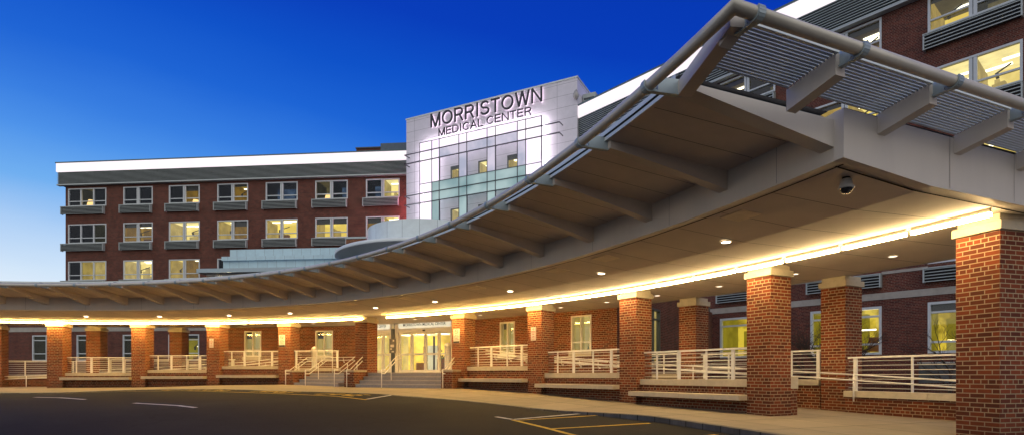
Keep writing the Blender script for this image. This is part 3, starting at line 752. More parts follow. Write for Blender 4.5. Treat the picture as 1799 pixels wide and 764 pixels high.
def facade(W, g, a0, a1, z0, z1, holes, depth=.14):
    A = sorted({a0, a1} | {h[0] for h in holes} | {h[1] for h in holes}); Z = sorted({z0, z1} | {h[2] for h in holes} | {h[3] for h in holes})
    for i in range(len(A)-1):
        run = None
        for j in range(len(Z)-1):
            c = ((A[i]+A[i+1])/2, (Z[j]+Z[j+1])/2)
            if any(h[0] < c[0] < h[1] and h[2] < c[1] < h[3] for h in holes):
                if run is not None: W.quad(g, A[i], A[i+1], 0, run, Z[j]); run = None
            elif run is None: run = Z[j]
        if run is not None: W.quad(g, A[i], A[i+1], 0, run, z1)
    for a, b, c, d in holes:
        for q in ([(a, 0, c), (a, 0, d), (a, -depth, d), (a, -depth, c)], [(b, 0, d), (b, 0, c), (b, -depth, c), (b, -depth, d)],
                  [(a, 0, d), (b, 0, d), (b, -depth, d), (a, -depth, d)], [(b, 0, c), (a, 0, c), (a, -depth, c), (b, -depth, c)]):
            g.face([W.at(*p) for p in q])
def room(W, par, a0, a1, z0, z1, kind, depth=2.0, front=-.16, fixture=True, seed=0, grow=.12):
    """interior behind a pane, its faces glowing in place of lamplight"""
    rnd = random.Random(seed); g = MB(); ms = list(LIT[kind])+[M['fixture'], M['lamp'], M['leaf'], M['blind'], M['wood']]
    A0, A1, Z0, Z1 = a0-grow, a1+grow, z0-.08, z1+.10; o0, o1 = front, front-depth
    q = lambda *p: g.face([W.at(*x) for x in p])
    g.m = 0; q((A0, o1, Z0), (A1, o1, Z0), (A1, o1, Z1), (A0, o1, Z1))
    g.m = 1; q((A0, o0, Z1), (A0, o1, Z1), (A1, o1, Z1), (A1, o0, Z1))
    g.m = 2; q((A0, o0, Z0), (A0, o1, Z0), (A0, o1, Z1), (A0, o0, Z1)); q((A1, o1, Z0), (A1, o0, Z0), (A1, o0, Z1), (A1, o1, Z1)); q((A0, o0, Z0), (A1, o0, Z0), (A1, o1, Z0), (A0, o1, Z0))
    w = a1-a0; h = z1-z0
    if kind in ('lit', 'pale', 'acid', 'gold') and fixture:
        g.m = 3
        for k in range(2 if rnd.random() < .7 else 1):
            c = a0+w*rnd.uniform(.2, .8); oo = front-depth*rnd.uniform(.35, .9); W.box(g, c-w*.3, c+w*.3, oo-.09, oo+.09, Z1-.06, Z1-.02)
        g.m = 2
        for k in range(2):     # partitions, cupboards and door leaves at the back
            c = a0+w*rnd.uniform(0, .9); W.box(g, c, c+w*rnd.uniform(.06, .2), o1+.03, o1+rnd.uniform(.2, .9), Z0, z0+h*rnd.uniform(.5, .95))
        if rnd.random() < .6:
            g.m = 7 if kind != 'pale' else 2
            c = a0+w*rnd.uniform(.1, .6); W.box(g, c, c+w*.3, front-.7, front-.4, Z0, z0+h*rnd.uniform(.12, .3))
        if kind == 'acid':      # long pendant light, door and shelving across the back
            g.m = 3; W.box(g, a0+w*rnd.uniform(.15, .3), a0+w*rnd.uniform(.75, 1.0), front-1.3, front-1.22, z0+h*.555, z0+h*.585)
            g.m = 2; W.box(g, a0+w*rnd.uniform(.0, .2), a0+w*rnd.uniform(.3, .5), o1+.03, o1+.3, Z0, z0+h*.72); g.m = 7; c = a0+w*rnd.uniform(.5, .7); W.box(g, c, c+w*.22, o1+.05, o1+.2, z0+h*.1, z0+h*.42)
        if rnd.random() < .45:  # swing arm of a lamp or monitor
            g.m = 6; c = a0+w*rnd.uniform(.3, .6); p = Vector(W.at(c, front-.5, z0+h*.55)); p2 = Vector(W.at(c+w*.3, front-.6, z0+h*.72)); g.bar(p, p2, .05, .05); g.bar(p, Vector(W.at(c+w*.02, front-.5, z0+h*.42)), .12, .1)
    if kind in ('lit', 'acid', 'gold') and rnd.random() < .75:
        g.m = 6; W.quad(g, a0, a1, front-.02, z1-h*rnd.choice((.16, .22, .3)), z1+.02)
    return g.build('room_interior', ms, par)
def window(W, par, a0, a1, z0, z1, cols, kinds, fm, gm, low=.28, seed=0, fw=.075, mull=.16, top=None, depth=2.0, boxout=.03, roomed=True):
    """framed window: outer frame, mullions, low transom, glass, what is behind it"""
    g = MB(); o0, o1 = -.12, boxout
    W.box(g, a0, a1, o0, o1, z0, z0+fw); W.box(g, a0, a1, o0, o1, z1-fw, z1)
    W.box(g, a0, a0+fw, o0, o1, z0+fw, z1-fw); W.box(g, a1-fw, a1, o0, o1, z0+fw, z1-fw)
    w = a1-a0; zt = z0+(z1-z0)*low
    edges = [a0+fw]
    for k in range(1, cols):
        c = a0+w*k/cols; mw = mull if (cols == 2) else fw*1.2
        W.box(g, c-mw/2, c+mw/2, o0, o1-.01, z0+fw, z1-fw); edges += [c-mw/2, c+mw/2]
        if cols == 2 and mull > .1:
            g.m = 1; W.quad(g, c-.012, c+.012, o1-.006, z0+fw, z1-fw); g.m = 0
    edges.append(a1-fw)
    for k in range(cols):
        x0, x1 = edges[2*k], edges[2*k+1]
        W.box(g, x0, x1, o0+.02, o1-.02, zt-fw*.4, zt+fw*.4)
        if top: tz = z0+(z1-z0)*top; W.box(g, x0, x1, o0+.02, o1-.02, tz-fw*.4, tz+fw*.4)
    f = g.build('window', [fm, M['frame_dark']], par)
    g = MB(); W.quad(g, a0+fw, a1-fw, -.07, z0+fw, z1-fw); g.build('pane', gm, f)
    if roomed:
        if len(kinds) == 1: room(W, f, a0, a1, z0, z1, kinds[0], depth, seed=seed)
        else:
            e = [a0+w*k/len(kinds) for k in range(len(kinds)+1)]
            for k, kd in enumerate(kinds): room(W, f, e[k]+.03, e[k+1]-.03, z0, z1, kd, depth, seed=seed+31*k, grow=.0)
    return f
def grille(W, par, a0, a1, z0, z1, out=.26, n=5):
    g = MB(); W.box(g, a0+.02, a1-.02, .002, out-.05, z0+.03, z1-.03); b = g.build('vent_grille', M['dark'], par)
    g = MB(); h = (z1-z0)/n; fw = .05
    for k in range(n+1):
        z = z0+(z1-z0)*k/n; W.box(g, a0+fw, a1-fw, out-.055, out, z-h*.12, z+h*.12)
    W.box(g, a0, a0+fw, .002, out+.01, z0-.03, z1+.03); W.box(g, a1-fw, a1, .002, out+.01, z0-.03, z1+.03)
    W.box(g, a0-.01, a1+.01, .002, out+.02, z1+.032, z1+.075)
    g.build('slat', M['grille'], b)
def wing_top(W, par, a0, a1, zs, over=.3, louv=11):
    """dark louvred frieze, glowing cornice band and coping"""
    z0, z1, z2 = zs
    g = MB(); W.box(g, a0, a1, .004, over-.12, z0, z1); g.build('frieze_backing', M['dark'], par)
    g = MB(); h = (z1-z0)/louv
    for k in range(louv): z = z0+h*(k+.5); g.hexa([W.at(a0, over-.12, z-h*.10), W.at(a1, over-.12, z-h*.10), W.at(a1, over, z-h*.32), W.at(a0, over, z-h*.32)][::-1], [W.at(a0, over-.12, z+h*.16), W.at(a1, over-.12, z+h*.16), W.at(a1, over, z-h*.06), W.at(a0, over, z-h*.06)][::-1])
    W.box(g, a0-.02, a1+.02, .004, over+.03, z0-.09, z0); g.build('frieze_louver', M['grille'], par)
    m = max(1, round((a1-a0)/2.4)); st = (a1-a0+.08)/m
    for k in range(m): g = MB(); W.box(g, a0-.08+st*k+.009, a0-.08+st*(k+1)-.009, .004, over+.02, z1+.002, z2); g.build('light_band', M['cove'], par)
    g = MB(); W.box(g, a0-.12, a1, -.6, over+.07, z2+.002, z2+.09); g.build('coping', surf('coping_metal', (.10, .16, .17), .5), par)

# ---- left wing
WL = Wall((-37.6, 48.2), (.9958, -.0914))
LWG = thing('hospital_wing', 'four-storey dark brick hospital wing on the left with rows of lit windows', 'building', WL.at(15, -4, -1.0))
ucol = [(120, 187), (217, 268.5), (297, 351), (382, 436), (467, 523), (554, 611), (643, 702)]
cols = [(WL.along((a-900)/1000), WL.along((b-900)/1000)) for a, b in ucol]
ROWS = [(14.15, 15.66, 14.04, 13.48), (11.04, 12.66, 10.93, 10.40), (7.91, 9.54, 7.82, 7.3), (4.80, 6.42, 4.70, 4.2)]
KIND = [[('dark', 'dim', 'dark'), ('dark', 'dark'), ('dark', 'gold'), ('dark', 'gold'), ('dark',), ('dim', 'dark'), ('dark', 'pale')],
        [('dark', 'dark', 'dim'), ('gold',), ('pale',), ('lit', 'gold'), ('lit',), ('lit',), ('gold', 'lit')],
        [('dark', 'lit', 'pale'), ('pale',), ('lit', 'gold'), ('dark',), ('dark',), ('dark',), ('dark',)],
        [('dark',)]*7]
holes = []
for (a, b) in cols:
    for r in ROWS: holes.append((a, b, r[0], r[1]))
GW = [(a, b, 1.2, 3.30) for a, b in cols[:6]]
GW.insert(0, (cols[0][0]-3.6, cols[0][0]-1.2, 1.2, 3.3))
GW = [(WL.along((u0-900)/1000), WL.along((u1-900)/1000), 1.15, 3.32) for u0, u1 in ((57, 108), (135, 184), (216, 262), (296, 350))]
holes += GW
g = MB(); facade(WL, g, -.25, 29.4, -1.2, 15.85, [h for h in holes if h not in GW[:1]])
g.face([WL.at(-.25, 0, 15.85), WL.at(-.25, 0, -1.2), WL.at(-.25, -14, -1.2), WL.at(-.25, -14, 15.85)][::-1])
g.build('brick_wall', M['brick_dark'], LWG)
g = MB(); WL.box(g, -.45, 29.4, -14, -.01, 15.86, 17.55); g.build('roof', M['roof'], LWG)
# lower block continuing left behind the canopy
g = MB(); facade(WL, g, -14, -.26, -1.2, 4.2, GW[:1]); WL.box(g, -14, -.26, -10, -2.5, -1.2, 4.19); g.build('annex', M['brick_dark'], LWG)
g = MB(); WL.box(g, -6, 29, .002, .035, 3.62, 4.0); g.build('stone_band', M['stone_band'], LWG)
wing_top(WL, LWG, -.75, 29.4, (15.95, 17.02, 17.72))
for ci, (a, b) in enumerate(cols):
    for ri, r in enumerate(ROWS):
        if ri == 3 and ci > 5: continue
        kd = KIND[ri][ci]; gl = M['glass_dark'] if kd[0] in ('dark', 'dim') else M['glass']
        f = window(WL, LWG, a, b, r[0], r[1], 3 if ci == 0 else 2, kd, M['frame'], gl, seed=ci*7+ri*3, fw=.085, mull=.24)
        grille(WL, LWG, a-(.5 if ci == 0 else .22), b-(.12 if ci == 0 else .05), r[3], r[2])
for k, (a, b, c, d) in enumerate(GW):
    window(WL, LWG, a, b, c, d, 2, (('dim', 'dark') if k != 3 else ('dark', 'acid')), M['frame'], M['glass_dark'], top=.80, seed=90+k, fw=.09, mull=.2)
# table lamps seen in two top-floor windows
for a, z in ((cols[0][0]+1.55, 14.85), (cols[5][0]+.85, 14.75), (cols[2][0]+1.95, 14.6)):
    o = thing('table_lamp', f'lit table lamp in a top-floor window, {"leftmost" if z == 14.85 else ("by the sixth window" if z == 14.75 else "in the third window")} of the left wing', 'lamp', WL.at(a, -.6, 14.2), 'table lamps in the left wing windows')
    g = MB(); p = WL.at(a, -.6, z-.55); g.lathe(p, [(.32, .05), (.20, .55), (.19, .55)], 14); g.build('shade', M['lamp'], o)
    g = MB(); g.lathe(p, [(.0, -.3), (.1, -.28), (.05, -.1), (.03, .06)], 10); g.build('stem', M['wood'], o)

# ---- right wing
WR = Wall((4.36, 38.06), (.654, -.757))
RWG = thing('hospital_wing', 'four-storey dark brick hospital wing on the right behind the canopy', 'building', WR.at(14, -4, -1.0))
sR = lambda u: WR.along((u-900)/1000)
w1 = (sR(1424), sR(1549)); w2 = (sR(1630), sR(1799)); pitch = w2[0]-w1[0]; ww = w1[1]-w1[0]
rcols = [(w1[0]+pitch*k, w1[0]+pitch*k+ww) for k in range(-3, 3)]
RROW = [(13.95, 15.42, 13.80, 13.25), (10.85, 12.44, 10.74, 10.2), (7.70, 9.30, 7.60, 7.05), (4.52, 6.2, 4.27, 3.78)]
RGW = [(rcols[k][0], rcols[k][1], .86, 2.95) for k in range(1, 6)]
holes = [(a, b, r[0], r[1]) for a, b in rcols for r in RROW]+RGW
g = MB(); facade(WR, g, -.2, 36, -1.2, 15.5, holes)
g.build('brick_wall', M['brick_dark'], RWG)
g = MB(); WR.box(g, -.2, 36, -12, -.01, 15.51, 17.3); g.build('roof', M['roof'], RWG)
g = MB(); WR.box(g, 2, 36, .002, .03, 3.23, 3.52); g.build('stone_band', M['stone_band'], RWG)
prev = 2
for a, b in rcols+[(36, 36)]:
    if a > prev: g = MB(); WR.box(g, prev, a, .002, .03, 4.31, 4.43); g.build('sill_band', M['stone_band'], RWG)
    prev = b
wing_top(WR, RWG, -.2, 36, (15.58, 16.93, 17.66), over=.3, louv=11)
RK = {(3, 0): ('gold', 'gold'), (4, 0): ('lit', 'dim'), (3, 1): ('gold', 'lit'), (4, 1): ('pale', 'pale'), (3, 2): ('lit',), (4, 2): ('lit',)}
for ci, (a, b) in enumerate(rcols):
    for ri, r in enumerate(RROW):
        kd = RK.get((ci, ri), ('dark', 'gold') if (ci+ri) % 2 else ('lit', 'dim'))
        if ri == 3: kd = ('dark',)
        window(WR, RWG, a, b, r[0], r[1], 2, kd, M['frame'], M['glass'] if kd[0] != 'dark' else M['glass_dark'], seed=200+ci*11+ri, fw=.085, mull=.26, low=.34, depth=2.4)
        grille(WR, RWG, a-.12, b+.02, r[3], r[2], out=.24, n=4)
for k, (a, b, c, d) in enumerate(RGW):
    window(WR, RWG, a, b, c, d, 1 if k else 1, ('acid',), M['frame'], M['glass'], top=.80, seed=300+k, low=.22, fw=.1)
    # dark blind head over the low windows
# pale ledge panel below a right-wing window (service cover)
o = thing('service_panel', 'blue-grey metal panel below the right ground-floor window', 'panel', WR.at(rcols[4][0]+.2, .05, -.3))
g = MB(); WR.box(g, rcols[4][0]-.3, rcols[4][1]-.4, .003, .08, -.35, .45); g.build('cover', M['frame_dark'], o)
g = MB(); WR.box(g, rcols[4][0]-.34, rcols[4][1]-.36, .003, .11, .452, .5); g.build('lip', M['grille'], o)

# small flag hung inside the second right-wing window
fa = sR(1669); fz = (657-139)*WR.at(fa, 0, 0)[1]/1000
o = thing('window_flag', 'tiny red, white and blue flag hung inside an upper right-wing window', 'flag', WR.at(fa, -.2, fz))
g = MB(); WR.quad(g, fa-.20, fa+.20, -.20, fz-.10, fz+.10); g.build('cloth', M['sign'], o)
g = MB()
for k in range(4): WR.quad(g, fa-.20, fa+.20, -.196, fz-.10+k*.058, fz-.10+k*.058+.029)
g.build('stripes', M['red'], o)
g = MB(); WR.quad(g, fa-.20, fa-.03, -.192, fz-.0, fz+.102); g.build('canton', surf('flag_blue', (.02, .03, .12), .6), o)

# ---- entrance tower
WT = Wall((-8.15, 43.8), (.8907, -.4545)); TL = 13.95; TZ = 19.5
TWR = thing('entrance_tower', 'pale panelled entrance tower with a glowing glass bay and dark lettering', 'building', WT.at(7, -4, 6))
aT = lambda u: WT.along((u-900)/1000)
def zT(u, v): a = aT(u); return (657-v)*WT.at(a, 0, 0)[1]/1000
sx = lambda x: aT(720+x/3.473)
vert = [sx(x) for x in (85, 158, 203, 322, 370, 493, 543, 676, 727, 822)]
zz = lambda x, y: zT(720+x/3.473, 180+y/3.473)
HZ = [zz(85, 265), zz(85, 322), zz(85, 378), zz(85, 515), zz(85, 573), zz(85, 628)]
ZB0 = 4.0
clear = [(vert[2], vert[3]), (vert[4], vert[5]), (vert[6], vert[7])]
hol = []
for a, b in clear:
    w = b-a
    for z1, z0 in ((HZ[2], HZ[3]), (HZ[5], HZ[5]-(HZ[2]-HZ[3]))): hol.append((a+w*.38, b+.14, z0-.25, z0+(z1-z0)*.66))
g = MB(); facade(WT, g, 0, TL, -1, TZ, hol, depth=.3)
g.face([WT.at(TL, 0, -1), WT.at(TL, -6, -1), WT.at(TL, -6, TZ), WT.at(TL, 0, TZ)]); g.face([WT.at(0, -6, -1), WT.at(0, 0, -1), WT.at(0, 0, TZ), WT.at(0, -6, TZ)])
g.face([WT.at(0, 0, TZ), WT.at(TL, 0, TZ), WT.at(TL, -6, TZ), WT.at(0, -6, TZ)]); g.face([WT.at(TL, -6, -1), WT.at(0, -6, -1), WT.at(0, -6, TZ), WT.at(TL, -6, TZ)])
g.build('panel_wall', M['tower'], TWR)
g = MB(); WT.box(g, -.04, TL+.04, -6.04, .04, TZ+.002, TZ+.1); g.build('coping', M['edge'], TWR)
for i, (a, b, c, d) in enumerate(hol):
    f = window(WT, TWR, a, b, c, d, 1, (('dim',) if i == 5 else ('lit', 'pale', 'pale', 'pale', 'lit', 'lit')[i:i+1]), M['frame_dark'], M['glass'], low=.001, seed=400+i, fw=.07, depth=1.6, boxout=-.02)
SO = .50     # the screen stands this far off the wall
def pan(name, a0, a1, z0, z1, mat, o=SO):
    g = MB(); WT.box(g, a0+.01, a1-.01, o-.05, o, z0+.01, z1-.01); return g.build(name, mat, TWR)
for k in range(9):
    pan('lit_panel', vert[k], vert[k+1], HZ[1], HZ[0], M['glow'])
for k in (0, 1, 7, 8):
    pan('lit_panel', vert[k], vert[k+1], HZ[2], HZ[1], M['glow']); pan('lit_panel', vert[k], vert[k+1], HZ[3], HZ[2], M['glow'] if k != 7 else M['frost'])
for k in range(2, 7): pan('frosted_panel', vert[k], vert[k+1], HZ[2], HZ[1], M['frost'])
for k in (3, 5): pan('frosted_panel', vert[k], vert[k+1], HZ[3], HZ[2], M['frost'])
for k in (0, 8):
    for a, b in ((HZ[4], HZ[3]), (HZ[5], HZ[4]), (ZB0, HZ[5])): pan('lit_panel', vert[k], vert[k+1], a, b, M['glow'])
for k in range(1, 8):
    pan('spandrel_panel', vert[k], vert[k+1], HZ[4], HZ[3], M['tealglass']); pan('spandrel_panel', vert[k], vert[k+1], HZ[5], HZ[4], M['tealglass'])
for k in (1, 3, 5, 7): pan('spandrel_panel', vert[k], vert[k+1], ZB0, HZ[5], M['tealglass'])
for k in (2, 4, 6):
    g = MB(); WT.quad(g, vert[k], vert[k+1], SO-.03, HZ[3], HZ[2]); g.build('clear_pane', M['glass'], TWR)
    g = MB(); WT.quad(g, vert[k], vert[k+1], SO-.03, ZB0, HZ[5]); g.build('clear_pane', M['glass'], TWR)
g = MB()
for k, a in enumerate(vert): WT.box(g, a-.026, a+.026, SO-.06, SO+.03, ZB0, HZ[0])
for z in (HZ[0],): WT.box(g, vert[0]-.03, vert[-1]+.03, SO-.06, SO+.035, z-.02, z+.02)
g.build('mullion', M['mull'], TWR)
for i, z in enumerate(HZ[1:]):
    g = MB(); e = 1.35 if i != 2 else 0
    WT.box(g, vert[0]-e, vert[-1]+e, SO+.036, SO+(.15 if i != 2 else .07), z-.022, z+.022)
    if e: WT.box(g, vert[0]-e, vert[0]-e+.05, .0, SO+.05, z-.03, z+.03); WT.box(g, vert[-1]+e-.05, vert[-1]+e, .0, SO+.05, z-.03, z+.03)
    g.build('sun_rail', M['mull'] if i < 2 else M['frame_dark'], TWR)
# unseen tubes added behind the screen edge to brighten the tower wall
ADDED_WASH = emis('added_wash_tube', (1, .88, .98), 30)
for a, b, c, d in ((vert[0]+.10, vert[0]+.18, ZB0, HZ[0]-.1), (vert[-1]-.18, vert[-1]-.10, ZB0, HZ[0]-.1), (vert[0]+.2, vert[-1]-.2, HZ[0]-.18, HZ[0]-.10)):
    g = MB(); WT.box(g, a, b, .26, .34, c, d); g.build('added_wash_light', ADDED_WASH, TWR)
g = MB(); WT.box(g, -.14, -.06, -.75, -.55, 9.5, 14.2); g.build('added_wash_light', emis('added_wash_pink', (1, .30, .45), 26), TWR)  # hidden pink strip added to tint the wing brick beside the tower
# lettering
def arcp(cx, cy, rx, ry, a0, a1, n=18): return [(cx+rx*math.cos(rad(a0+(a1-a0)*k/n)), cy+ry*math.sin(rad(a0+(a1-a0)*k/n))) for k in range(n+1)]
GL = {'M': (.86, [[(.07, 0), (.07, 1)], [(.07, 1), (.43, .0)], [(.43, 0), (.79, 1)], [(.79, 1), (.79, 0)]]),
 'O': (.92, [arcp(.46, .5, .39, .44, 90, 450, 30)]), 'R': (.76, [[(.07, 0), (.07, 1)], [(.07, .93), (.42, .93)]+arcp(.42, .70, .24, .23, 90, -90, 12)+[(.07, .47)], [(.44, .47), (.69, 0)]]),
 'I': (.24, [[(.12, 0), (.12, 1)]]), 'S': (.72, [arcp(.36, .72, .27, .215, 20, 270, 16)[:-1]+arcp(.36, .285, .29, .22, 90, -165, 16)]),
 'T': (.68, [[(.0, .93), (.68, .93)], [(.34, .93), (.34, 0)]]), 'W': (1.06, [[(.05, 1), (.28, .0)], [(.28, 0), (.53, 1)], [(.53, 1), (.78, 0)], [(.78, 0), (1.01, 1)]]),
 'N': (.80, [[(.07, 0), (.07, 1)], [(.07, 1), (.73, 0)], [(.73, 0), (.73, 1)]]), 'E': (.68, [[(.07, 0), (.07, 1)], [(.07, .93), (.66, .93)], [(.07, .52), (.60, .52)], [(.07, .07), (.67, .07)]]),
 'D': (.80, [[(.07, 0), (.07, 1)], [(.07, .93), (.36, .93)]+arcp(.36, .5, .37, .43, 90, -90, 16)+[(.07, .07)]]), 'C': (.84, [arcp(.46, .5, .38, .44, 42, 318, 24)]),
 'A': (.78, [[(.03, 0), (.39, 1)], [(.39, 1), (.75, 0)], [(.15, .33), (.63, .33)]]), 'L': (.62, [[(.07, 0), (.07, 1)], [(.07, .07), (.60, .07)]]), ' ': (.34, [])}
def stroke_text(g, string, width, height, mat, st=.125, dep=.1):
    tot = sum(GL[c][0]+.12 for c in string)-.12; kx = width/tot; x = 0; lay = 0
    for c in string:
        adv, strokes = GL[c]
        for pl in strokes:
            P = [Vector(((x+px)*kx, py*height)) for px, py in pl]; w = st*height/2; L = []; R = []
            closed = len(P) > 4 and (P[0]-P[-1]).length < 1e-4
            for k, p in enumerate(P):
                a = P[k-1] if k else (P[-2] if closed else p); b = P[k+1] if k < len(P)-1 else (P[1] if closed else p)
                d = (b-a).normalized(); n = Vector((-d.y, d.x))*w; L.append(p+n); R.append(p-n)
            lay = (lay+1) % 5; z1 = dep+lay*.0012; z0 = lay*.0012
            for k in range(len(P)-1):
                q = [R[k], R[k+1], L[k+1], L[k]]; T = [tuple(mat @ Vector((v.x, v.y, z1))) for v in q]; B = [tuple(mat @ Vector((v.x, v.y, z0))) for v in q]
                g.face(T); g.face(B[::-1]); g.face([B[0], B[1], T[1], T[0]]); g.face([B[2], B[3], T[3], T[2]])
                if k == 0: g.face([B[3], B[0], T[0], T[3]])
                if k == len(P)-2: g.face([B[1], B[2], T[2], T[1]])
        x += adv+.12
def tower_text(s, u0, v0, u1, v1, hgt, label):
    a0, a1 = aT(u0), aT(u1); z0 = (zT(u0, v0)+zT(u1, v1))/2; o = None
    g = MB(); mt = WT.mat(a0, .14, z0); stroke_text(g, s, a1-a0, hgt, mt)
    ob = tag(g.build('wall_lettering', M['letter']), label, 'sign', 'raised lettering on the tower'); 
    g = MB(); mt = WT.mat(a0, .09, z0); stroke_text(g, s, a1-a0, hgt, mt, .10, .02); g.build('back_glow', emis('halo_light', (1, .78, .97), 2.6), ob)
    return ob
tower_text('MORRISTOWN', 759, 227.3, 955, 179.8, 1.0, 'dark raised letters reading MORRISTOWN across the tower top')
tower_text('MEDICAL', 773, 242, 850.9, 223.6, .56, 'smaller dark raised letters reading MEDICAL, lower left on the tower')
tower_text('CENTER', 857, 222.1, 936, 203.5, .56, 'smaller dark raised letters reading CENTER, lower right on the tower')
# small camera and service box at the tower's right corner
o = thing('security_camera', 'tiny dome camera on the top right corner of the tower', 'camera', WT.at(TL, .1, TZ-1.2))
g = MB(); p = WT.at(TL-.05, .12, TZ-1.25); g.lathe(p, [(.001, .3), (.12, .3), (.2, .05), (.2, -.05), (.12, -.2), (.001, -.25)], 14); g.build('dome', M['camshell'], o)
g = MB(); WT.box(g, TL-.1, TL+.0, .0, .1, TZ-1.05, TZ-.85); g.build('mount', M['frame_dark'], o)
o = thing('roof_unit', 'grey louvred box behind the right corner of the tower', 'roof unit', WT.at(TL+.6, -1.2, 16))
g = MB(); WT.box(g, TL+.05, TL+.95, -3, -.9, 16.5, TZ-.75); g.build('casing', M['grille'], o)
g = MB()
for k in range(7): WT.box(g, TL+.15, TL+.85, -.9, -.86, 16.8+k*.26, 16.9+k*.26)
g.build('louver', M['frame_dark'], o)
# penthouse on the left wing roof, beside the tower
o = thing('roof_penthouse', 'low dark penthouse on the left wing roof next to the tower', 'roof structure', WL.at(27, -3, 17.6))
pa, pb = WL.along((614-900)/1000), WL.along((660-900)/1000)
g = MB(); WL.box(g, pa, 30, -6, -1.5, 17.6, 18.75); g.build('wall', M['brick_dark'], o)
g = MB(); WL.box(g, pb, 30, -1.49, -1.2, 17.75, 19.0); g.build('screen', surf('penthouse_screen', (.10, .14, .18), .5), o)
g = MB(); WL.box(g, pa-.05, 30, -6, -1.44, 18.752, 18.85); g.build('coping', M['frame_dark'], o)

# ---- lobby block behind the canopy
LOB = thing('entrance_lobby', 'single-storey orange brick entrance lobby with glazed doors behind the pillars', 'building', (-4, 27, -.2))
WA = Wall((-13.85, 27.72), (.9958, -.0914))               # left wall
WBr = Wall((-1.2, 23.40), (.757, -.653))                  # right wall
corner = (3.55, 19.3)
Lr = math.hypot(corner[0]+1.2, corner[1]-23.40); WBr = Wall((-1.2, 23.40), (corner[0]+1.2, corner[1]-23.40))
WD = Wall((-7.15, 27.22), (.8907, -.4545))                # doors
aa = lambda W, u: W.along((u-900)/1000)
z_at = lambda W, u, v: (657-v)*W.at(aa(W, u), 0, 0)[1]/1000
HR = [(aa(WBr, 878.6), aa(WBr, 904.8), z_at(WBr, 890, 621.6), z_at(WBr, 878.6, 565.6)), (aa(WBr, 1003.7), aa(WBr, 1039.2), z_at(WBr, 1020, 617), z_at(WBr, 1003.7, 554.6))]
HL = [(aa(WA, 429.5), aa(WA, 459.2), z_at(WA, 440, 626), z_at(WA, 440, 580.8)), (aa(WA, 554.3), aa(WA, 585), z_at(WA, 570, 626), z_at(WA, 570, 580))]
LA = aa(WA, 627)
LD0, LD1 = 0.0, aa(WD, 797)
ZL = 3.3
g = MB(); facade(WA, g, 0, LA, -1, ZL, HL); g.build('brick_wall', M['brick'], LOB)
pdr = WD.at(LD1, 0, 0)
g = MB(); facade(WBr, g, -.02, Lr, -1, ZL, HR)
WJ = Wall(pdr[:2], (WBr.P[0]-pdr[0], WBr.P[1]-pdr[1])); LJ = math.hypot(WBr.P[0]-pdr[0], WBr.P[1]-pdr[1]); WJ.quad(g, 0, LJ-.02, .0, -1, ZL)
g.build('brick_wall', M['brick'], LOB)
# dark return beyond the right corner with the tall glazing
WK = Wall(corner, (7.25, 11.3)); WK.n = (WK.d[1], -WK.d[0])
kz = (2.2, 4.5, .33, 2.6)
g = MB(); facade(WK, g, .0, 13.2, -1, ZL, [kz]); g.build('brick_wall', M['brick_dark'], LOB)
window(WK, LOB, *kz, 3, ('pale',), M['frame_dark'], M['glass'], low=.16, top=.82, seed=500, fw=.07, mull=.07)
WE = Wall((-13.85-.5, 27.72+12), (.5, -12)); 
g = MB(); WE.quad(g, 0, 12.01, 0, -1, ZL); g.build('brick_wall', M['brick_dark'], LOB)
for W, hs, sd in ((WBr, HR, 520), (WA, HL, 540)):
    for k, h in enumerate(hs):
        f = window(W, LOB, *h, 2, (('lit', 'pale') if W is WA and k == 0 else ('lit', 'pale') if W is WA else ('lit', 'pale')), M['white'], M['glass'], low=.26, seed=sd+k, fw=.06, mull=.05, depth=1.6)
        g = MB(); W.box(g, h[0]-.08, h[1]+.02, .004, .07, h[2]-.16, h[2]-.004); g.build('sill', M['stone'], f)
        g = MB()
        for q in range(26):
            a = h[0]+.5+random.uniform(-.05, .65)*(h[1]-h[0])*.6; z = h[2]+.06+random.random()*.18; p = Vector(W.at(a, -.30+random.uniform(-.05, .05), z)); d = Vector((random.uniform(-1, 1), random.uniform(-1, 1), random.uniform(.1, 1))).normalized()*.09
            s = d.cross(Vector((0, 0, 1))).normalized()*.025; g.face([p-s, p+d*.6-s*.4, p+d, p+s])
        g.build('sill_plant', M['leaf'], f)
g = MB(); g.prism([WA.at(0, 0, 0)[:2], WA.at(LA, 0, 0)[:2], WD.at(LD1, 0, 0)[:2], WBr.P, corner, (corner[0]+7.25*.95, corner[1]+11.3*.95), (-14.35, 39.7)], ZL+.002, ZL+.22); g.build('roof', M['roof'], LOB)
# doors: dimensions along WD
du = lambda x: aa(WD, 600+x/4.775)
dz = lambda x, y: z_at(WD, 600+x/4.775, 540+y/4.775)
zL = .075                                       # landing
zH = dz(700, 200); zS0 = dz(700, 168); zS1 = zS0+.36
def dbar(g, x0, x1, z0, z1, o0=-.06, o1=.03): WD.box(g, x0, x1, o0, o1, z0, z1)
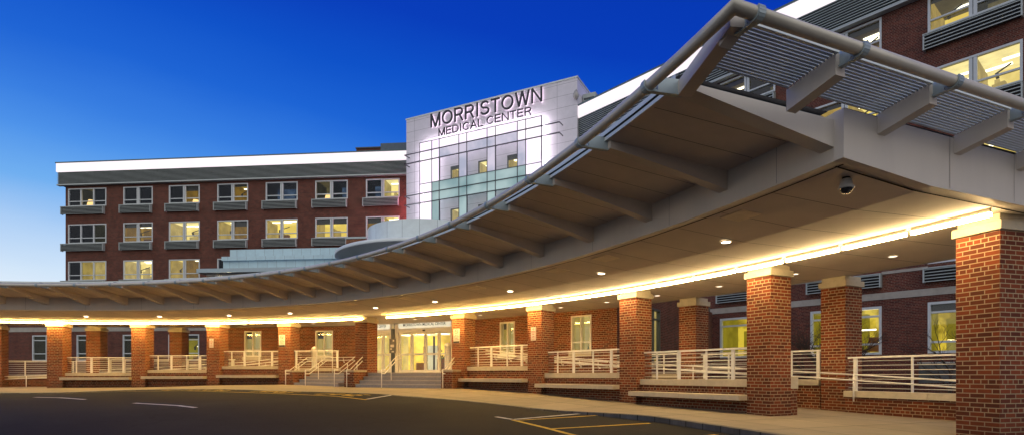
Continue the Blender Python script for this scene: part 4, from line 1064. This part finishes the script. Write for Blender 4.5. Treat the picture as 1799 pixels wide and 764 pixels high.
# sign boards (fixed to the lobby)
for a0, a1, s, lab in ((du(478), du(926), 'MORRISTOWN MEDICAL CENTER', 1), (du(150), du(412), 'MEDICAL CENTER', 0)):
    g = MB(); dbar(g, a0, a1, zS0+.002, zS1, -.10, .05); b = g.build('sign_board', M['lit_sign'], LOB)
    tw = (a1-a0); ts = a0+tw*(.105 if lab else .38); te = a0+tw*(.90 if lab else .88)
    g = MB(); g.text(s, te-ts, .125, WD.mat(ts, .055, zS0+.10) @ Matrix.Diagonal((1, 1, .05, 1))); g.build('lettering', M['black'], b)
def slide_door(xs, name, label):
    o = thing('sliding_door', label, 'door', WD.at((du(xs[0])+du(xs[-1]))/2, 0, zL)); X = [du(x) for x in xs]
    g = MB(); dbar(g, X[0], X[-1], zH, zS0, -.09, .06); g.build('header', M['white'], o)
    g = MB()
    p = WD.at((X[0]+X[-1])/2, .08, zS0-.09)
    WD.box(g, (X[0]+X[-1])/2-.06, (X[0]+X[-1])/2+.06, .062, .10, zS0-.15, zS0-.09); g.build('sensor', M['black'], o)
    for a, b in zip(X, X[1:]):
        g = MB(); w = .065
        dbar(g, a+.004, a+w, zL+.005, zH-.01); dbar(g, b-w, b-.004, zL+.005, zH-.01); dbar(g, a+w, b-w, zL+.005, zL+.13); dbar(g, a+w, b-w, zH-.10, zH-.01); m = zL+(zH-zL)*.46; dbar(g, a+w, b-w, m-.05, m+.03)
        l = g.build('door_leaf', M['white'], o)
        g = MB(); WD.quad(g, a+w, b-w, -.02, zL+.13, zH-.10); g.build('pane', M['glass'], l)
    return o
slide_door((485, 590, 705, 818, 925), 'r', 'glazed sliding entrance doors with four white-framed leaves, right of the intercom post')
slide_door((150, 250, 348, 412), 'l', 'glazed white-framed doors partly hidden behind the pillar between the stairs')
g = MB(); dbar(g, du(123), du(140), zL-.5, ZL, -.1, .14); g.build('white_post', M['white'], LOB)
g = MB(); dbar(g, du(455), du(484), zL, ZL-.5, -.1, .08); dbar(g, du(925), du(945), zL, ZL-.5, -.1, .08); dbar(g, du(412), du(428), zL, ZL-.5, -.1, .06); g.build('white_post', M['white'], LOB)
g = MB(); dbar(g, du(140), du(945), zS1+.002, ZL, -.12, .0); g.build('door_head', M['white'], LOB)
# vestibule interior; walls, ceiling and furnishings glow in place of lamplight
g = MB(); a0, a1 = du(110), du(960); dp = -4.2; VM = [emis('lobby_wall_glow', (1.0, .66, .09), 1.5, two=(.50, .29, .03), scale=.8), emis('lobby_ceiling_glow', (.95, .75, .36), 1.5, var=.15), surf('lobby_floor', (.42, .30, .16), .4), M['fixture'], emis('lobby_side_glow', (.72, .50, .13), 1.3, var=.25), M['wood'], M['leaf'], M['blind'], emis('lobby_poster_glow', (.35, .16, .04), .7, two=(.12, .08, .03), scale=3), emis('lobby_white_glow', (.85, .72, .40), 1.0, var=.2)]
q = lambda *p: g.face([WD.at(*x) for x in p])
zc = zH+.15
q((a0, dp, zL), (a1, dp, zL), (a1, dp, zc), (a0, dp, zc))
g.m = 1; q((a0, -.12, zc), (a0, dp, zc), (a1, dp, zc), (a1, -.12, zc))
g.m = 2; q((a0, -.12, zL), (a1, -.12, zL), (a1, dp, zL), (a0, dp, zL))
g.m = 4; q((a0, -.12, zL), (a0, dp, zL), (a0, dp, zc), (a0, -.12, zc)); q((a1, dp, zL), (a1, -.12, zL), (a1, -.12, zc), (a1, dp, zc))
g.m = 3
for x in (.15, .35, .55, .75, .92): WD.box(g, a0+(a1-a0)*x-.15, a0+(a1-a0)*x+.15, -3.2, -1.2, zc-.05, zc-.02)
items = [(5, .60, .68, -1.9, -2.4, zL, .75), (6, .655, .70, -2.0, -2.4, zL, .66), (5, .745, .80, -2.2, -2.8, zL, .62), (7, .755, .785, -3.4, -3.9, .55, 1.5), (8, .18, .24, -4.15, -4.18, .7, 1.5), (7, .50, .515, -2.4, -2.46, zL, 1.9), (9, .42, .50, -2.6, -2.9, zL, 1.45), (7, .86, .865, -2.0, -2.1, zL, 1.9), (6, .885, .96, -1.4, -2.2, 1.0, 1.7), (8, .68, .70, -4.1, -4.15, .9, 1.35), (5, .22, .34, -3.2, -3.8, zL, .6), (9, .80, .84, -3.0, -3.3, zL, 1.3)]
for m, x0, x1, o0, o1, z0, z1 in items:
    g.m = m; WD.box(g, a0+(a1-a0)*x0, a0+(a1-a0)*x1, o1, o0, z0+.003, z1)
for k in range(160):   # potted foliage in the hall
    g.m = 6; c = random.choice(((.67, -2.0, .75), (.92, -1.6, 1.3), (.77, -3.0, 1.35), (.45, -3.6, .8)))
    p = Vector(WD.at(a0+(a1-a0)*(c[0]+random.gauss(0, .018)), c[1]+random.gauss(0, .15), c[2]+random.gauss(0, .16))); d = Vector((random.gauss(0, 1), random.gauss(0, 1), random.gauss(0, 1))).normalized()*.14; s = d.cross(Vector((.3, .2, 1))).normalized()*.04
    g.face([p-s, p+d*.5-s, p+d, p+s])
g.build('hall_interior', VM, LOB)
# intercom kiosk between the doors
o = thing('notice_stand', 'grey notice panel on a dark post between the two sets of doors', 'sign', WD.at(du(445), .15, zL))
g = MB(); WD.box(g, du(430), du(458), .09, .13, zL, zS0); g.build('post', M['frame_dark'], o)
g = MB(); WD.box(g, du(421), du(468), .132, .17, dz(445, 380), dz(445, 262)); pl = g.build('panel', surf('notice_grey', (.16, .15, .14), .5), o)
g = MB(); c = du(445)
WD.box(g, c-.10, c+.10, .171, .174, dz(445, 332), dz(445, 310)); WD.box(g, c+.03, c+.12, .171, .174, dz(445, 285), dz(445, 270)); WD.box(g, c-.11, c-.02, .171, .174, dz(445, 352), dz(445, 340)); WD.box(g, c-.03, c+.10, .171, .174, dz(445, 374), dz(445, 364))
g.build('notice', M['sign'], pl)
def round_post(u, v0, v1, Y, wpx, label, lattice):
    x = (u-900)/1000*Y; z0 = (657-v0)*Y/1000; z1 = (657-v1)*Y/1000; r = wpx/2*Y/1000; h = z1-z0
    o = thing('round_top_post', label, 'post', (x, Y, z0))
    g = MB(); g.lathe((x, Y, z0), [(r, 0), (r, h-r*1.3), (r*1.12, h-r*1.25), (r*1.12, h-r*1.05), (r*.95, h-r*.6), (r*.6, h-r*.2), (.001, h)], 18); g.build('body', M['plastic'], o)
    if lattice:
        g = MB()
        for k in range(9): g.lathe((x, Y, z0+h*.08*(k+1)), [(r*1.01, -.01), (r*1.04, 0), (r*1.01, .01)], 18)
        g.build('ring', M['frame'], o)
round_post(552.3, 654, 608, 25.2, 9.5, 'white round-topped post on the landing at the head of the left stairs', False)
round_post(786.5, 653, 601, 23.2, 11, 'white ribbed post with domed top at the right of the entrance doors', True)

# landing and steps
LAND = MB(); LAND.prism([(-9.6, 25.3), (-8.6, 24.25), (-5.2, 22.3), (-1.6, 20.9), (-1.35, 23.3), WD.at(LD1, .0, 0)[:2], WD.at(0, .0, 0)[:2], (-9.3, 27.2)], -.6, zL-.004)
tag(LAND.build('landing_floor', M['step']), kind='structure')
def stairs(a, b, n_in, z0, ztop, label, cnt=4, tread=.26):
    a = V2(*a); b = V2(*b); d = (b-a).normalized(); n = V2(-d.y, d.x)
    o = thing('stairs', label, 'stairs', (*((a+b)/2), z0)); h = (ztop-z0)/cnt
    for k in range(cnt):
        g = MB(); p = a+n*(tread*k); q = b+n*(tread*k); e = n*(tread*(cnt-k)+.15)
        zt = z0+h*(k+1)
        g.prism([tuple(p+n*.02), tuple(q+n*.02), tuple(q+e), tuple(p+e)], z0-.03 if k == 0 else z0+h*k+.001, zt-.035)
        g.m = 1; g.prism([tuple(p), tuple(q), tuple(q+e), tuple(p+e)], zt-.034, zt); ob = g.build('step', [M['step'], M['stone_band']], o)
    return o
A1, B1 = (-5.95, 21.55), (-2.55, 20.25)
stairs(A1, B1, None, -.50, zL, 'four grey granite steps up to the sliding doors, right flight')
A2, B2 = (-9.05, 23.55), (-6.75, 22.05)
stairs(A2, B2, None, -.47, zL, 'four grey granite steps left of the middle pillar, left flight')
def cheek(a, b, th, z0, z1, label):
    a = V2(*a); b = V2(*b); d = (b-a).normalized(); n = V2(-d.y, d.x)
    o = thing('cheek_wall', label, 'low wall', (*((a+b)/2), z0), 'brick cheek walls beside the stairs')
    g = MB(); g.prism([tuple(a), tuple(b), tuple(b+n*th), tuple(a+n*th)], z0-.03, z1-.07); g.build('brickwork', M['brick'], o)
    e = .03; g = MB(); g.prism([tuple(a-n*e-d*e), tuple(b-n*e+d*e), tuple(b+n*(th+e)+d*e), tuple(a+n*(th+e)-d*e)], z1-.07, z1); g.build('coping', M['stone'], o)
d1 = (V2(*B1)-V2(*A1)).normalized(); n1 = V2(-d1.y, d1.x); d2 = (V2(*B2)-V2(*A2)).normalized(); n2 = V2(-d2.y, d2.x)
cA = V2(*A1)-n1*.05-d1*.46
cheek(tuple(cA), tuple(V2(*A1)-n1*.05-d1*.03), 1.25, -.50, .17, 'brick cheek wall between the two stairs in front of the middle pillar')
cheek(tuple(V2(*B1)+d1*.05-n1*.05), tuple(V2(*B1)+d1*.5-n1*.05), .9, -.50, .17, 'brick cheek wall at the right end of the right stairs')
cheek(tuple(V2(*A2)-d2*.48-n2*.02), tuple(V2(*A2)-d2*.03-n2*.02), 1.1, -.47, .17, 'brick cheek wall at the left end of the left stairs')
def stair_rail(base, d, n, label, z0=-.48, zt=zL, hgt=.66):
    b = V2(*base); p = lambda f, z: (*(b+n*f), z)
    path = [p(-.22, z0+hgt), p(-.02, z0+hgt), p(.85, zt+hgt), p(1.12, zt+hgt)]
    return handrail(path, label, posts=[(0, z0), (1.5, z0+.25), (3, zt)], drop=.15)
stair_rail(tuple(V2(*A1)-d1*.22), d1, n1, 'white double handrail along the left cheek of the right stairs')
stair_rail(tuple(V2(*A1)+d1*1.32), d1, n1, 'white double handrail in the middle of the right stairs')
stair_rail(tuple(V2(*B1)+d1*.2), d1, n1, 'white double handrail at the right end of the right stairs')
stair_rail(tuple(V2(*A2)-d2*.22), d2, n2, 'white double handrail at the left end of the left stairs')
stair_rail(tuple(V2(*A2)+d2*1.05), d2, n2, 'white double handrail in the middle of the left stairs')
stair_rail(tuple(V2(*B2)+d2*.05), d2, n2, 'white double handrail at the right end of the left stairs')
# railing from the no smoking pillar to the left stairs
x, y, t = PIL[6]; e1 = V2(-math.sin(t), math.cos(t)); r1 = V2(math.cos(t), math.sin(t)); a = V2(x, y)+r1*.25-e1*.02; b = V2(-7.35, 24.1)
wall(tuple(a), tuple(b), -.45, .28, .2, 'low brick wall with coping behind the left stairs', 'low brick walls between the outer pillars', .14)
railing(tuple(a), tuple(b), .28, 1.02, 'white horizontal-rod railing at the head of the left stairs', 'white railings between the outer pillars', posts=((.04, 1), (.5, 0), (.97, 1)))
# ramp handrails
wb = WBr; hp = [wb.at(s, .14, z) for s, z in ((.4, .86), (2.2, .70), (4.2, .55), (6.0, .42))]
handrail(hp, 'white double handrail on the brick wall right of the entrance', wallmount=((-WBr.n[0], -WBr.n[1]), 7), drop=.13)
handrail([pt(rad(a), 26.1, z) for a, z in ((42.6, .40), (38, .30), (33, .19), (28, .06), (23, -.07), (18.5, -.19), (15.2, -.27))], 'long white double handrail sloping down to the right end of the ramp', drop=.125, posts=[(.5, -.2), (1.5, -.35), (2.5, -.5), (3.5, -.6), (4.5, -.65), (5.4, -.7)])
handrail([pt(rad(a), 24.35, z) for a, z in ((52, .88), (46, .62), (40, .42), (34, .25), (27, .08))], 'white double handrail behind the outer railing right of the entrance', drop=.125)
handrail([WA.at(s, .14, z) for s, z in ((.2, .40), (2.2, .58), (4.6, .78), (6.4, .82))], 'white double handrail on the brick wall left of the entrance', wallmount=((-WA.n[0], -WA.n[1]), 5), drop=.13)
handrail([pt(rad(a), 26.0, z) for a, z in ((84, .36), (90, .26), (96, .10), (102, -.02), (107, -.1))], 'long white double handrail sloping down to the left end of the ramp', drop=.125, posts=[(.5, -.2), (1.5, -.3), (2.5, -.5), (3.5, -.6)])
handrail([pt(rad(a), 24.5, z) for a, z in ((74, .86), (80, .56), (88, .36), (96, .20))], 'white double handrail behind the outer railing on the left side', drop=.125)

# ------------------------------------------------------------------ signs on the pillars
def pillar_sign(i, z0, z1, w, kind, label, fpos=.3):
    x, y, t = PIL[i]; e = V2(-math.sin(t), math.cos(t)); r = V2(math.cos(t), math.sin(t))
    W = Wall(tuple(V2(x, y)+e*.61-r*.004), tuple(-e))        # the road face, left to right
    a0 = fpos; a1 = fpos+w; h = z1-z0
    o = thing('pillar_sign', label, 'sign', W.at((a0+a1)/2, .02, z0), f'{kind} signs on the pillars')
    g = MB(); W.box(g, a0, a1, .0, .012, z0, z1); g.build('plate', M['sign'], o)
    if kind == 'no smoking':
        g = MB(); W.box(g, a0+.005, a1-.005, .0125, .0145, z0+.005, z0+h*.13); W.box(g, (a0+a1)/2-.055, (a0+a1)/2+.045, .0125, .0145, z0+h*.79, z0+h*.81); g.build('black_mark', M['black'], o)
        g = MB(); c = Vector(W.at((a0+a1)/2, .014, z0+h*.80)); u = Vector((*W.d, 0)); k = Vector((0, 0, 1)); R = w*.24
        ps = [c+(u*math.cos(2*PI*j/20)+k*math.sin(2*PI*j/20))*R for j in range(21)]
        for p, q in zip(ps, ps[1:]): g.bar(p, q, .004, .016, up=((p+q)/2-c).normalized())
        g.bar(c+(u-k)*R*.7, c-(u-k)*R*.7, .004, .014, up=(u+k).normalized()); g.build('prohibition_ring', M['red'], o)
        g = MB(); lines = ['THIS IS A', 'SMOKE-FREE', 'CAMPUS', 'NO SMOKING']
        for j, s in enumerate(lines): ww = w*(.55, .78, .6, .8)[j]; g.text(s, ww, h*.055, W.mat((a0+a1)/2-ww/2, .0135, z0+h*(.52-.105*j)) @ Matrix.Diagonal((1, 1, .02, 1)))
        g.build('lettering', M['black'], o)
    else:
        g = MB(); lines = [('NO', .3), ('PARKING', .78), ('FIRE', .45), ('LANE', .5)]
        for j, (s, f) in enumerate(lines): g.text(s, w*f, h*.13, W.mat((a0+a1)/2-w*f/2, .0135, z0+h*(.78-.19*j)) @ Matrix.Diagonal((1, 1, .02, 1)))
        W.box(g, (a0+a1)/2-w*.3, (a0+a1)/2+w*.3, .0125, .0145, z0+h*.08, z0+h*.12); W.box(g, a0+.008, a0+.014, .0125, .0145, z0+.01, z1-.01); W.box(g, a1-.014, a1-.008, .0125, .0145, z0+.01, z1-.01)
        g.build('lettering', M['red'], o)
pillar_sign(4, 1.14, 1.66, .30, 'no smoking', 'white no smoking sign on the pillar right of the doors', .09)
pillar_sign(6, 1.18, 1.68, .30, 'no smoking', 'white no smoking sign on the pillar left of the left stairs', .05)
pillar_sign(3, 1.09, 1.51, .22, 'no parking', 'red on white no parking sign on the pillar right of the entrance', .16)
pillar_sign(7, 1.16, 1.54, .20, 'no parking', 'red on white no parking sign on the left pillar', .14)

# ------------------------------------------------------------------ roofscape above the lobby
WS = Wall((-18.2, 34.6), (.9958, -.0914))
o = thing('roof_pavilion', 'tiered pale blue metal-clad roof block over the lobby, left of the drum', 'roof structure', WS.at(4, 0, 4))
def tier(name, W, u0, u1, v0, v1, off, dep, mat, capm=None):
    Wt = Wall(W.at(0, off, 0)[:2], W.d); a0, a1 = aa(Wt, u0), aa(Wt, u1); Y = Wt.at((a0+a1)/2, 0, 0)[1]; z0 = (657-v1)*Y/1000; z1 = (657-v0)*Y/1000
    g = MB(); Wt.box(g, a0, a1, -dep, 0, z0, z1); b = g.build(name, mat, o); return Wt, a0, a1, z0, z1
W_, a0, a1, z0, z1 = tier('upper_tier', WS, 404, 640, 436, 452, -2.2, 4, M['teal'])
W_, a0, a1, z0, z1 = tier('middle_tier', WS, 389, 640, 448, 455, -1.2, 4.5, M['teal'])
W_, a0, a1, z0, z1 = tier('lower_tier', WS, 392, 640, 455, 478, -1.4, 5, M['teal'])
W_, a0, a1, z0, z1 = tier('roof_ledge', WS, 345, 640, 469, 476, 1.0, 8.0, surf('ledge_metal', (.40, .50, .55), .4, var=.06))
g = MB(); W_.box(g, a0+.3, a1, -6, -.5, z0-.12, z0-.002); g.build('ledge_soffit', M['white'], o)
g = MB()
for k in range(4): W_.bar = None; p = Vector(W_.at(a0+1.0+k*1.9, -.4, z0-.15)); g.bar(p, p+Vector((-W_.n[0]*4.0, -W_.n[1]*4.0, -.5)), .16, .22)
g.build('rafter', M['white'], o)
lp = W_.at(aa(W_, 385), -.9, z0-.24)
o2 = thing('flood_lamp', 'small bright lamp under the pale roof ledge on the left', 'lamp', lp)
g = MB(); g.lathe(lp, [(.001, .06), (.06, .04), (.07, 0), (.05, -.04), (.001, -.06)], 12); g.build('bulb', emis('flood_bulb', (1, .85, .6), 160), o2)
g = MB(); g.tube([Vector(lp)+Vector((0, 0, .05)), Vector(lp)+Vector((0, 0, .12))], .02, 8); g.build('stem', M['frame'], o2)
ck = thing('brick_shaft', 'short dark brick shaft rising beside the pale drum', 'roof structure', (-11, 40, 4))
Wc = Wall((-11.7, 40.2), (.9958, -.0914)); ca, cb = aa(Wc, 608), aa(Wc, 642)
g = MB(); Wc.box(g, ca, cb, -1.5, 0, 4, 9.55); g.build('brickwork', M['brick'], ck)
g = MB(); Wc.box(g, ca-.05, cb+.05, -1.55, .05, 9.552, 9.68); g.build('coping', M['grille'], ck)
DC = (-5.05, 33.6)
dr = thing('drum_lantern', 'pale metal drum above the entrance with a flat disc roof projecting round it', 'roof structure', (DC[0], DC[1], 5))
g = MB(); n = 72; R0 = 3.40
rows = [[(DC[0]+R0*math.cos(2*PI*j/n), DC[1]+R0*math.sin(2*PI*j/n), z) for j in range(n+1)] for z in (5.5, 8.25)]
g.grid(rows, [[(2*PI*j/n*R0, z) for j in range(n+1)] for z in (5.5, 8.25)]); g.face([p for p in rows[1][:-1]]); g.build('drum_wall', M['drum'], dr)
g = MB(); R1 = 5.2
g.lathe((DC[0], DC[1], 6.68), [(R0+.01, .06), (R1-.30, .02), (R1-.28, -.02), (R1-.02, -.02), (R1, .0), (R1, .15), (R1-.03, .17), (R0+.01, .26)], n); g.build('disc_roof', surf('disc_metal', (.80, .86, .86), .4, var=.04), dr)
for k in range(0):
    an = rad(200+k*16); p = (DC[0]+4.6*math.cos(an), DC[1]+4.6*math.sin(an), 7.03); g = MB(); g.lathe(p, [(.10, .0), (.10, -.03), (.001, -.03)], 12); g.build('soffit_lamp', M['down'], dr)

# ------------------------------------------------------------------ bare courtyard trees
def bare_tree(x, y, z, h, label, seed):
    rnd = random.Random(seed); o = thing('bare_tree', label, 'tree', (x, y, z), 'bare trees behind the right ramp')
    tr = MB(); br = MB()
    def grow(p, d, L, r, lev):
        q = p+d*L; mid = p+d*L*.5+Vector((rnd.gauss(0, .04), rnd.gauss(0, .04), 0))*L
        (tr if lev < 1 else br).tube([p, mid, q], [r, r*.85, r*.65], 6 if lev < 2 else 4, caps=lev < 1)
        if lev >= 5 or L < .09: return
        for k in range(3 if lev > 0 else 5):
            f = rnd.uniform(.35, 1.0); dd = (d+Vector((rnd.gauss(0, .55), rnd.gauss(0, .55), rnd.uniform(-.05, .35)))).normalized()
            grow(p+d*L*f, dd, L*rnd.uniform(.55, .8), r*.55, lev+1)
    grow(Vector((x, y, z)), Vector((.02, 0, 1)), h*.42, .045, 0)
    tr.build('trunk', M['bark'], o); br.build('branches', M['bark'], o)
bare_tree(8.75, 15.4, -.9, 2.7, 'bare twiggy tree behind the inner pillar, spreading over the lit window', 3)
bare_tree(8.0, 14.9, -.9, 2.6, 'bare twiggy tree left of the inner pillar with the end wall', 11)
bare_tree(12.0, 15.6, -.9, 2.6, 'bare twiggy tree half hidden by the large near pillar', 5)
bare_tree(9.6, 16.4, -.9, 2.9, 'thin bare tree between the inner pillar and the right window', 17)
# dark clipped planter far left
o = thing('planter_shrub', 'dark conical shrub in front of the far left wall', 'shrub', (-24.1, 30.6, -.6))
g = MB(); rnd = random.Random(4)
for k in range(420):
    f = rnd.random(); an = rnd.uniform(0, 2*PI); R = .42*(1-f)**.7*rnd.uniform(.6, 1.05); p = Vector((-24.1+R*math.cos(an), 30.6+R*math.sin(an), .2+f*1.75)); d = Vector((rnd.gauss(0, 1), rnd.gauss(0, 1), rnd.gauss(0, 1))).normalized()*.12; s = d.cross(Vector((0, .3, 1))).normalized()*.04
    g.face([p-s, p+d*.5-s, p+d, p+s])
g.build('foliage', M['leaf'], o)
g = MB(); g.lathe((-24.1, 30.6, -.6), [(.001, 0), (.26, 0), (.36, .75), (.30, .76), (.28, .70), (.001, .70)], 16); g.build('pot', M['frame_dark'], o)

# ------------------------------------------------------------------ to metres
for o in list(bpy.data.objects):
    if '_w' in o: del o['_w']
done = set()
MS = Matrix.Diagonal((S, S, S, 1))
for o in bpy.data.objects:
    if o.type == 'MESH' and o.data.name not in done:
        done.add(o.data.name); o.data.transform(MS)
    o.location = o.location*S
    for md in o.modifiers:
        if md.type == 'BEVEL': md.width *= S
    if o.parent is None: o.location.z += ZSH*S

# ------------------------------------------------------------------ lamps in the downlights
for o, h, a in LAMPS:
    ld = bpy.data.lights.new('downlight_lamp', 'SPOT'); ld.energy = 75 if h else (260 if 50 < a < 70 else 100); ld.color = (1, .70, .36); ld.spot_size = rad(125); ld.spot_blend = .8; ld.shadow_soft_size = .06
    lo = bpy.data.objects.new('downlight_lamp', ld); COL.objects.link(lo); lo.parent = o; lo.location = (0, 0, -.05)

# ------------------------------------------------------------------ sky, sun, camera
w = bpy.data.worlds.new('World'); sc.world = w; w.use_nodes = True; nt = w.node_tree; nt.nodes.clear()
out = N(nt, 'ShaderNodeOutputWorld'); bg = N(nt, 'ShaderNodeBackground'); nt.links.new(bg.outputs[0], out.inputs[0]); bg.inputs[1].default_value = 1.0
tc = N(nt, 'ShaderNodeTexCoord'); nm = N(nt, 'ShaderNodeVectorMath', operation='NORMALIZE'); nt.links.new(tc.outputs['Generated'], nm.inputs[0])
sep = N(nt, 'ShaderNodeSeparateXYZ'); nt.links.new(nm.outputs[0], sep.inputs[0])
def mth(op, a, b=None, clamp=False):
    n = N(nt, 'ShaderNodeMath', operation=op, use_clamp=clamp)
    for k, v in enumerate((a, b)):
        if v is None: continue
        if isinstance(v, (int, float)): n.inputs[k].default_value = v
        else: nt.links.new(v, n.inputs[k])
    return n.outputs[0]
hl = mth('SQRT', mth('ADD', mth('MULTIPLY', sep.outputs[0], sep.outputs[0]), mth('MULTIPLY', sep.outputs[1], sep.outputs[1])))
dh = mth('DIVIDE', mth('ADD', mth('MULTIPLY', sep.outputs[0], -.72), mth('MULTIPLY', sep.outputs[1], .69)), mth('MAXIMUM', hl, .001))
q_ = mth('ADD', sep.outputs[2], mth('MULTIPLY', mth('SUBTRACT', 1, dh), .19), True)
hz = N(nt, 'ShaderNodeTexNoise'); hz.inputs['Scale'].default_value = 2.2; hz.inputs['Detail'].default_value = 5; hm = N(nt, 'ShaderNodeMapping'); hm.inputs['Scale'].default_value = (1, 1, 3.5); nt.links.new(nm.outputs[0], hm.inputs[0]); nt.links.new(hm.outputs[0], hz.inputs[0])
q_ = mth('ADD', q_, mth('MULTIPLY', mth('SUBTRACT', hz.outputs[0], .5), .05), True)
skyr = ramp(nt, [(.08, (.80, .89, .97)), (.14, (.62, .78, .95)), (.26, (.15, .42, .87)), (.315, (.07, .29, .82)), (.36, (.034, .205, .75)), (.42, (.009, .125, .66)), (.49, (.002, .082, .58)), (.57, (.0006, .045, .49)), (.75, (.0004, .030, .40))], q_)
rear = N(nt, 'ShaderNodeMapRange', interpolation_type='SMOOTHSTEP'); rear.inputs[1].default_value = .02; rear.inputs[2].default_value = -.45; nt.links.new(sep.outputs[1], rear.inputs[0])
rm = N(nt, 'ShaderNodeMix', data_type='RGBA'); nt.links.new(rear.outputs[0], rm.inputs[0]); nt.links.new(skyr.outputs[0], rm.inputs[6]); rm.inputs[7].default_value = (.88, .88, .88, 1)
sk = N(nt, 'ShaderNodeTexSky', sky_type='NISHITA'); sk.sun_disc = False; sk.sun_elevation = rad(1.0); sk.sun_rotation = rad(-48); sk.altitude = 100
mul = N(nt, 'ShaderNodeMix', data_type='RGBA', blend_type='ADD'); mul.inputs[0].default_value = .004
nt.links.new(rm.outputs[2], mul.inputs[6]); nt.links.new(sk.outputs[0], mul.inputs[7]); nt.links.new(mul.outputs[2], bg.inputs[0])
sl = bpy.data.lights.new('sun', 'SUN'); sl.energy = .12; sl.angle = rad(20); sl.color = (1, .80, .66)
so = bpy.data.objects.new('sun', sl); COL.objects.link(so); so.rotation_euler = (rad(80), 0, rad(50)); so.location = (-30, -10, 30)

cd = bpy.data.cameras.new('camera'); cam = bpy.data.objects.new('camera', cd); COL.objects.link(cam)
cam.location = (0, 0, ZSH*S); cam.rotation_euler = (PI/2, 0, 0)
cd.sensor_fit = 'HORIZONTAL'; cd.sensor_width = 36; cd.lens = 36*1000/1799; cd.shift_x = -.0003; cd.shift_y = (657-382)/1799
cd.clip_start = .05; cd.clip_end = 5000
sc.camera = cam
sc.render.resolution_x = 1024; sc.render.resolution_y = 434
sc.render.engine = 'CYCLES'
sc.cycles.use_denoising = True
sc.cycles.max_bounces = 8; sc.cycles.diffuse_bounces = 4; sc.cycles.transparent_max_bounces = 12
sc.cycles.sample_clamp_indirect = 6
sc.view_settings.view_transform = 'Standard'; sc.view_settings.look = 'None'; sc.view_settings.exposure = 0
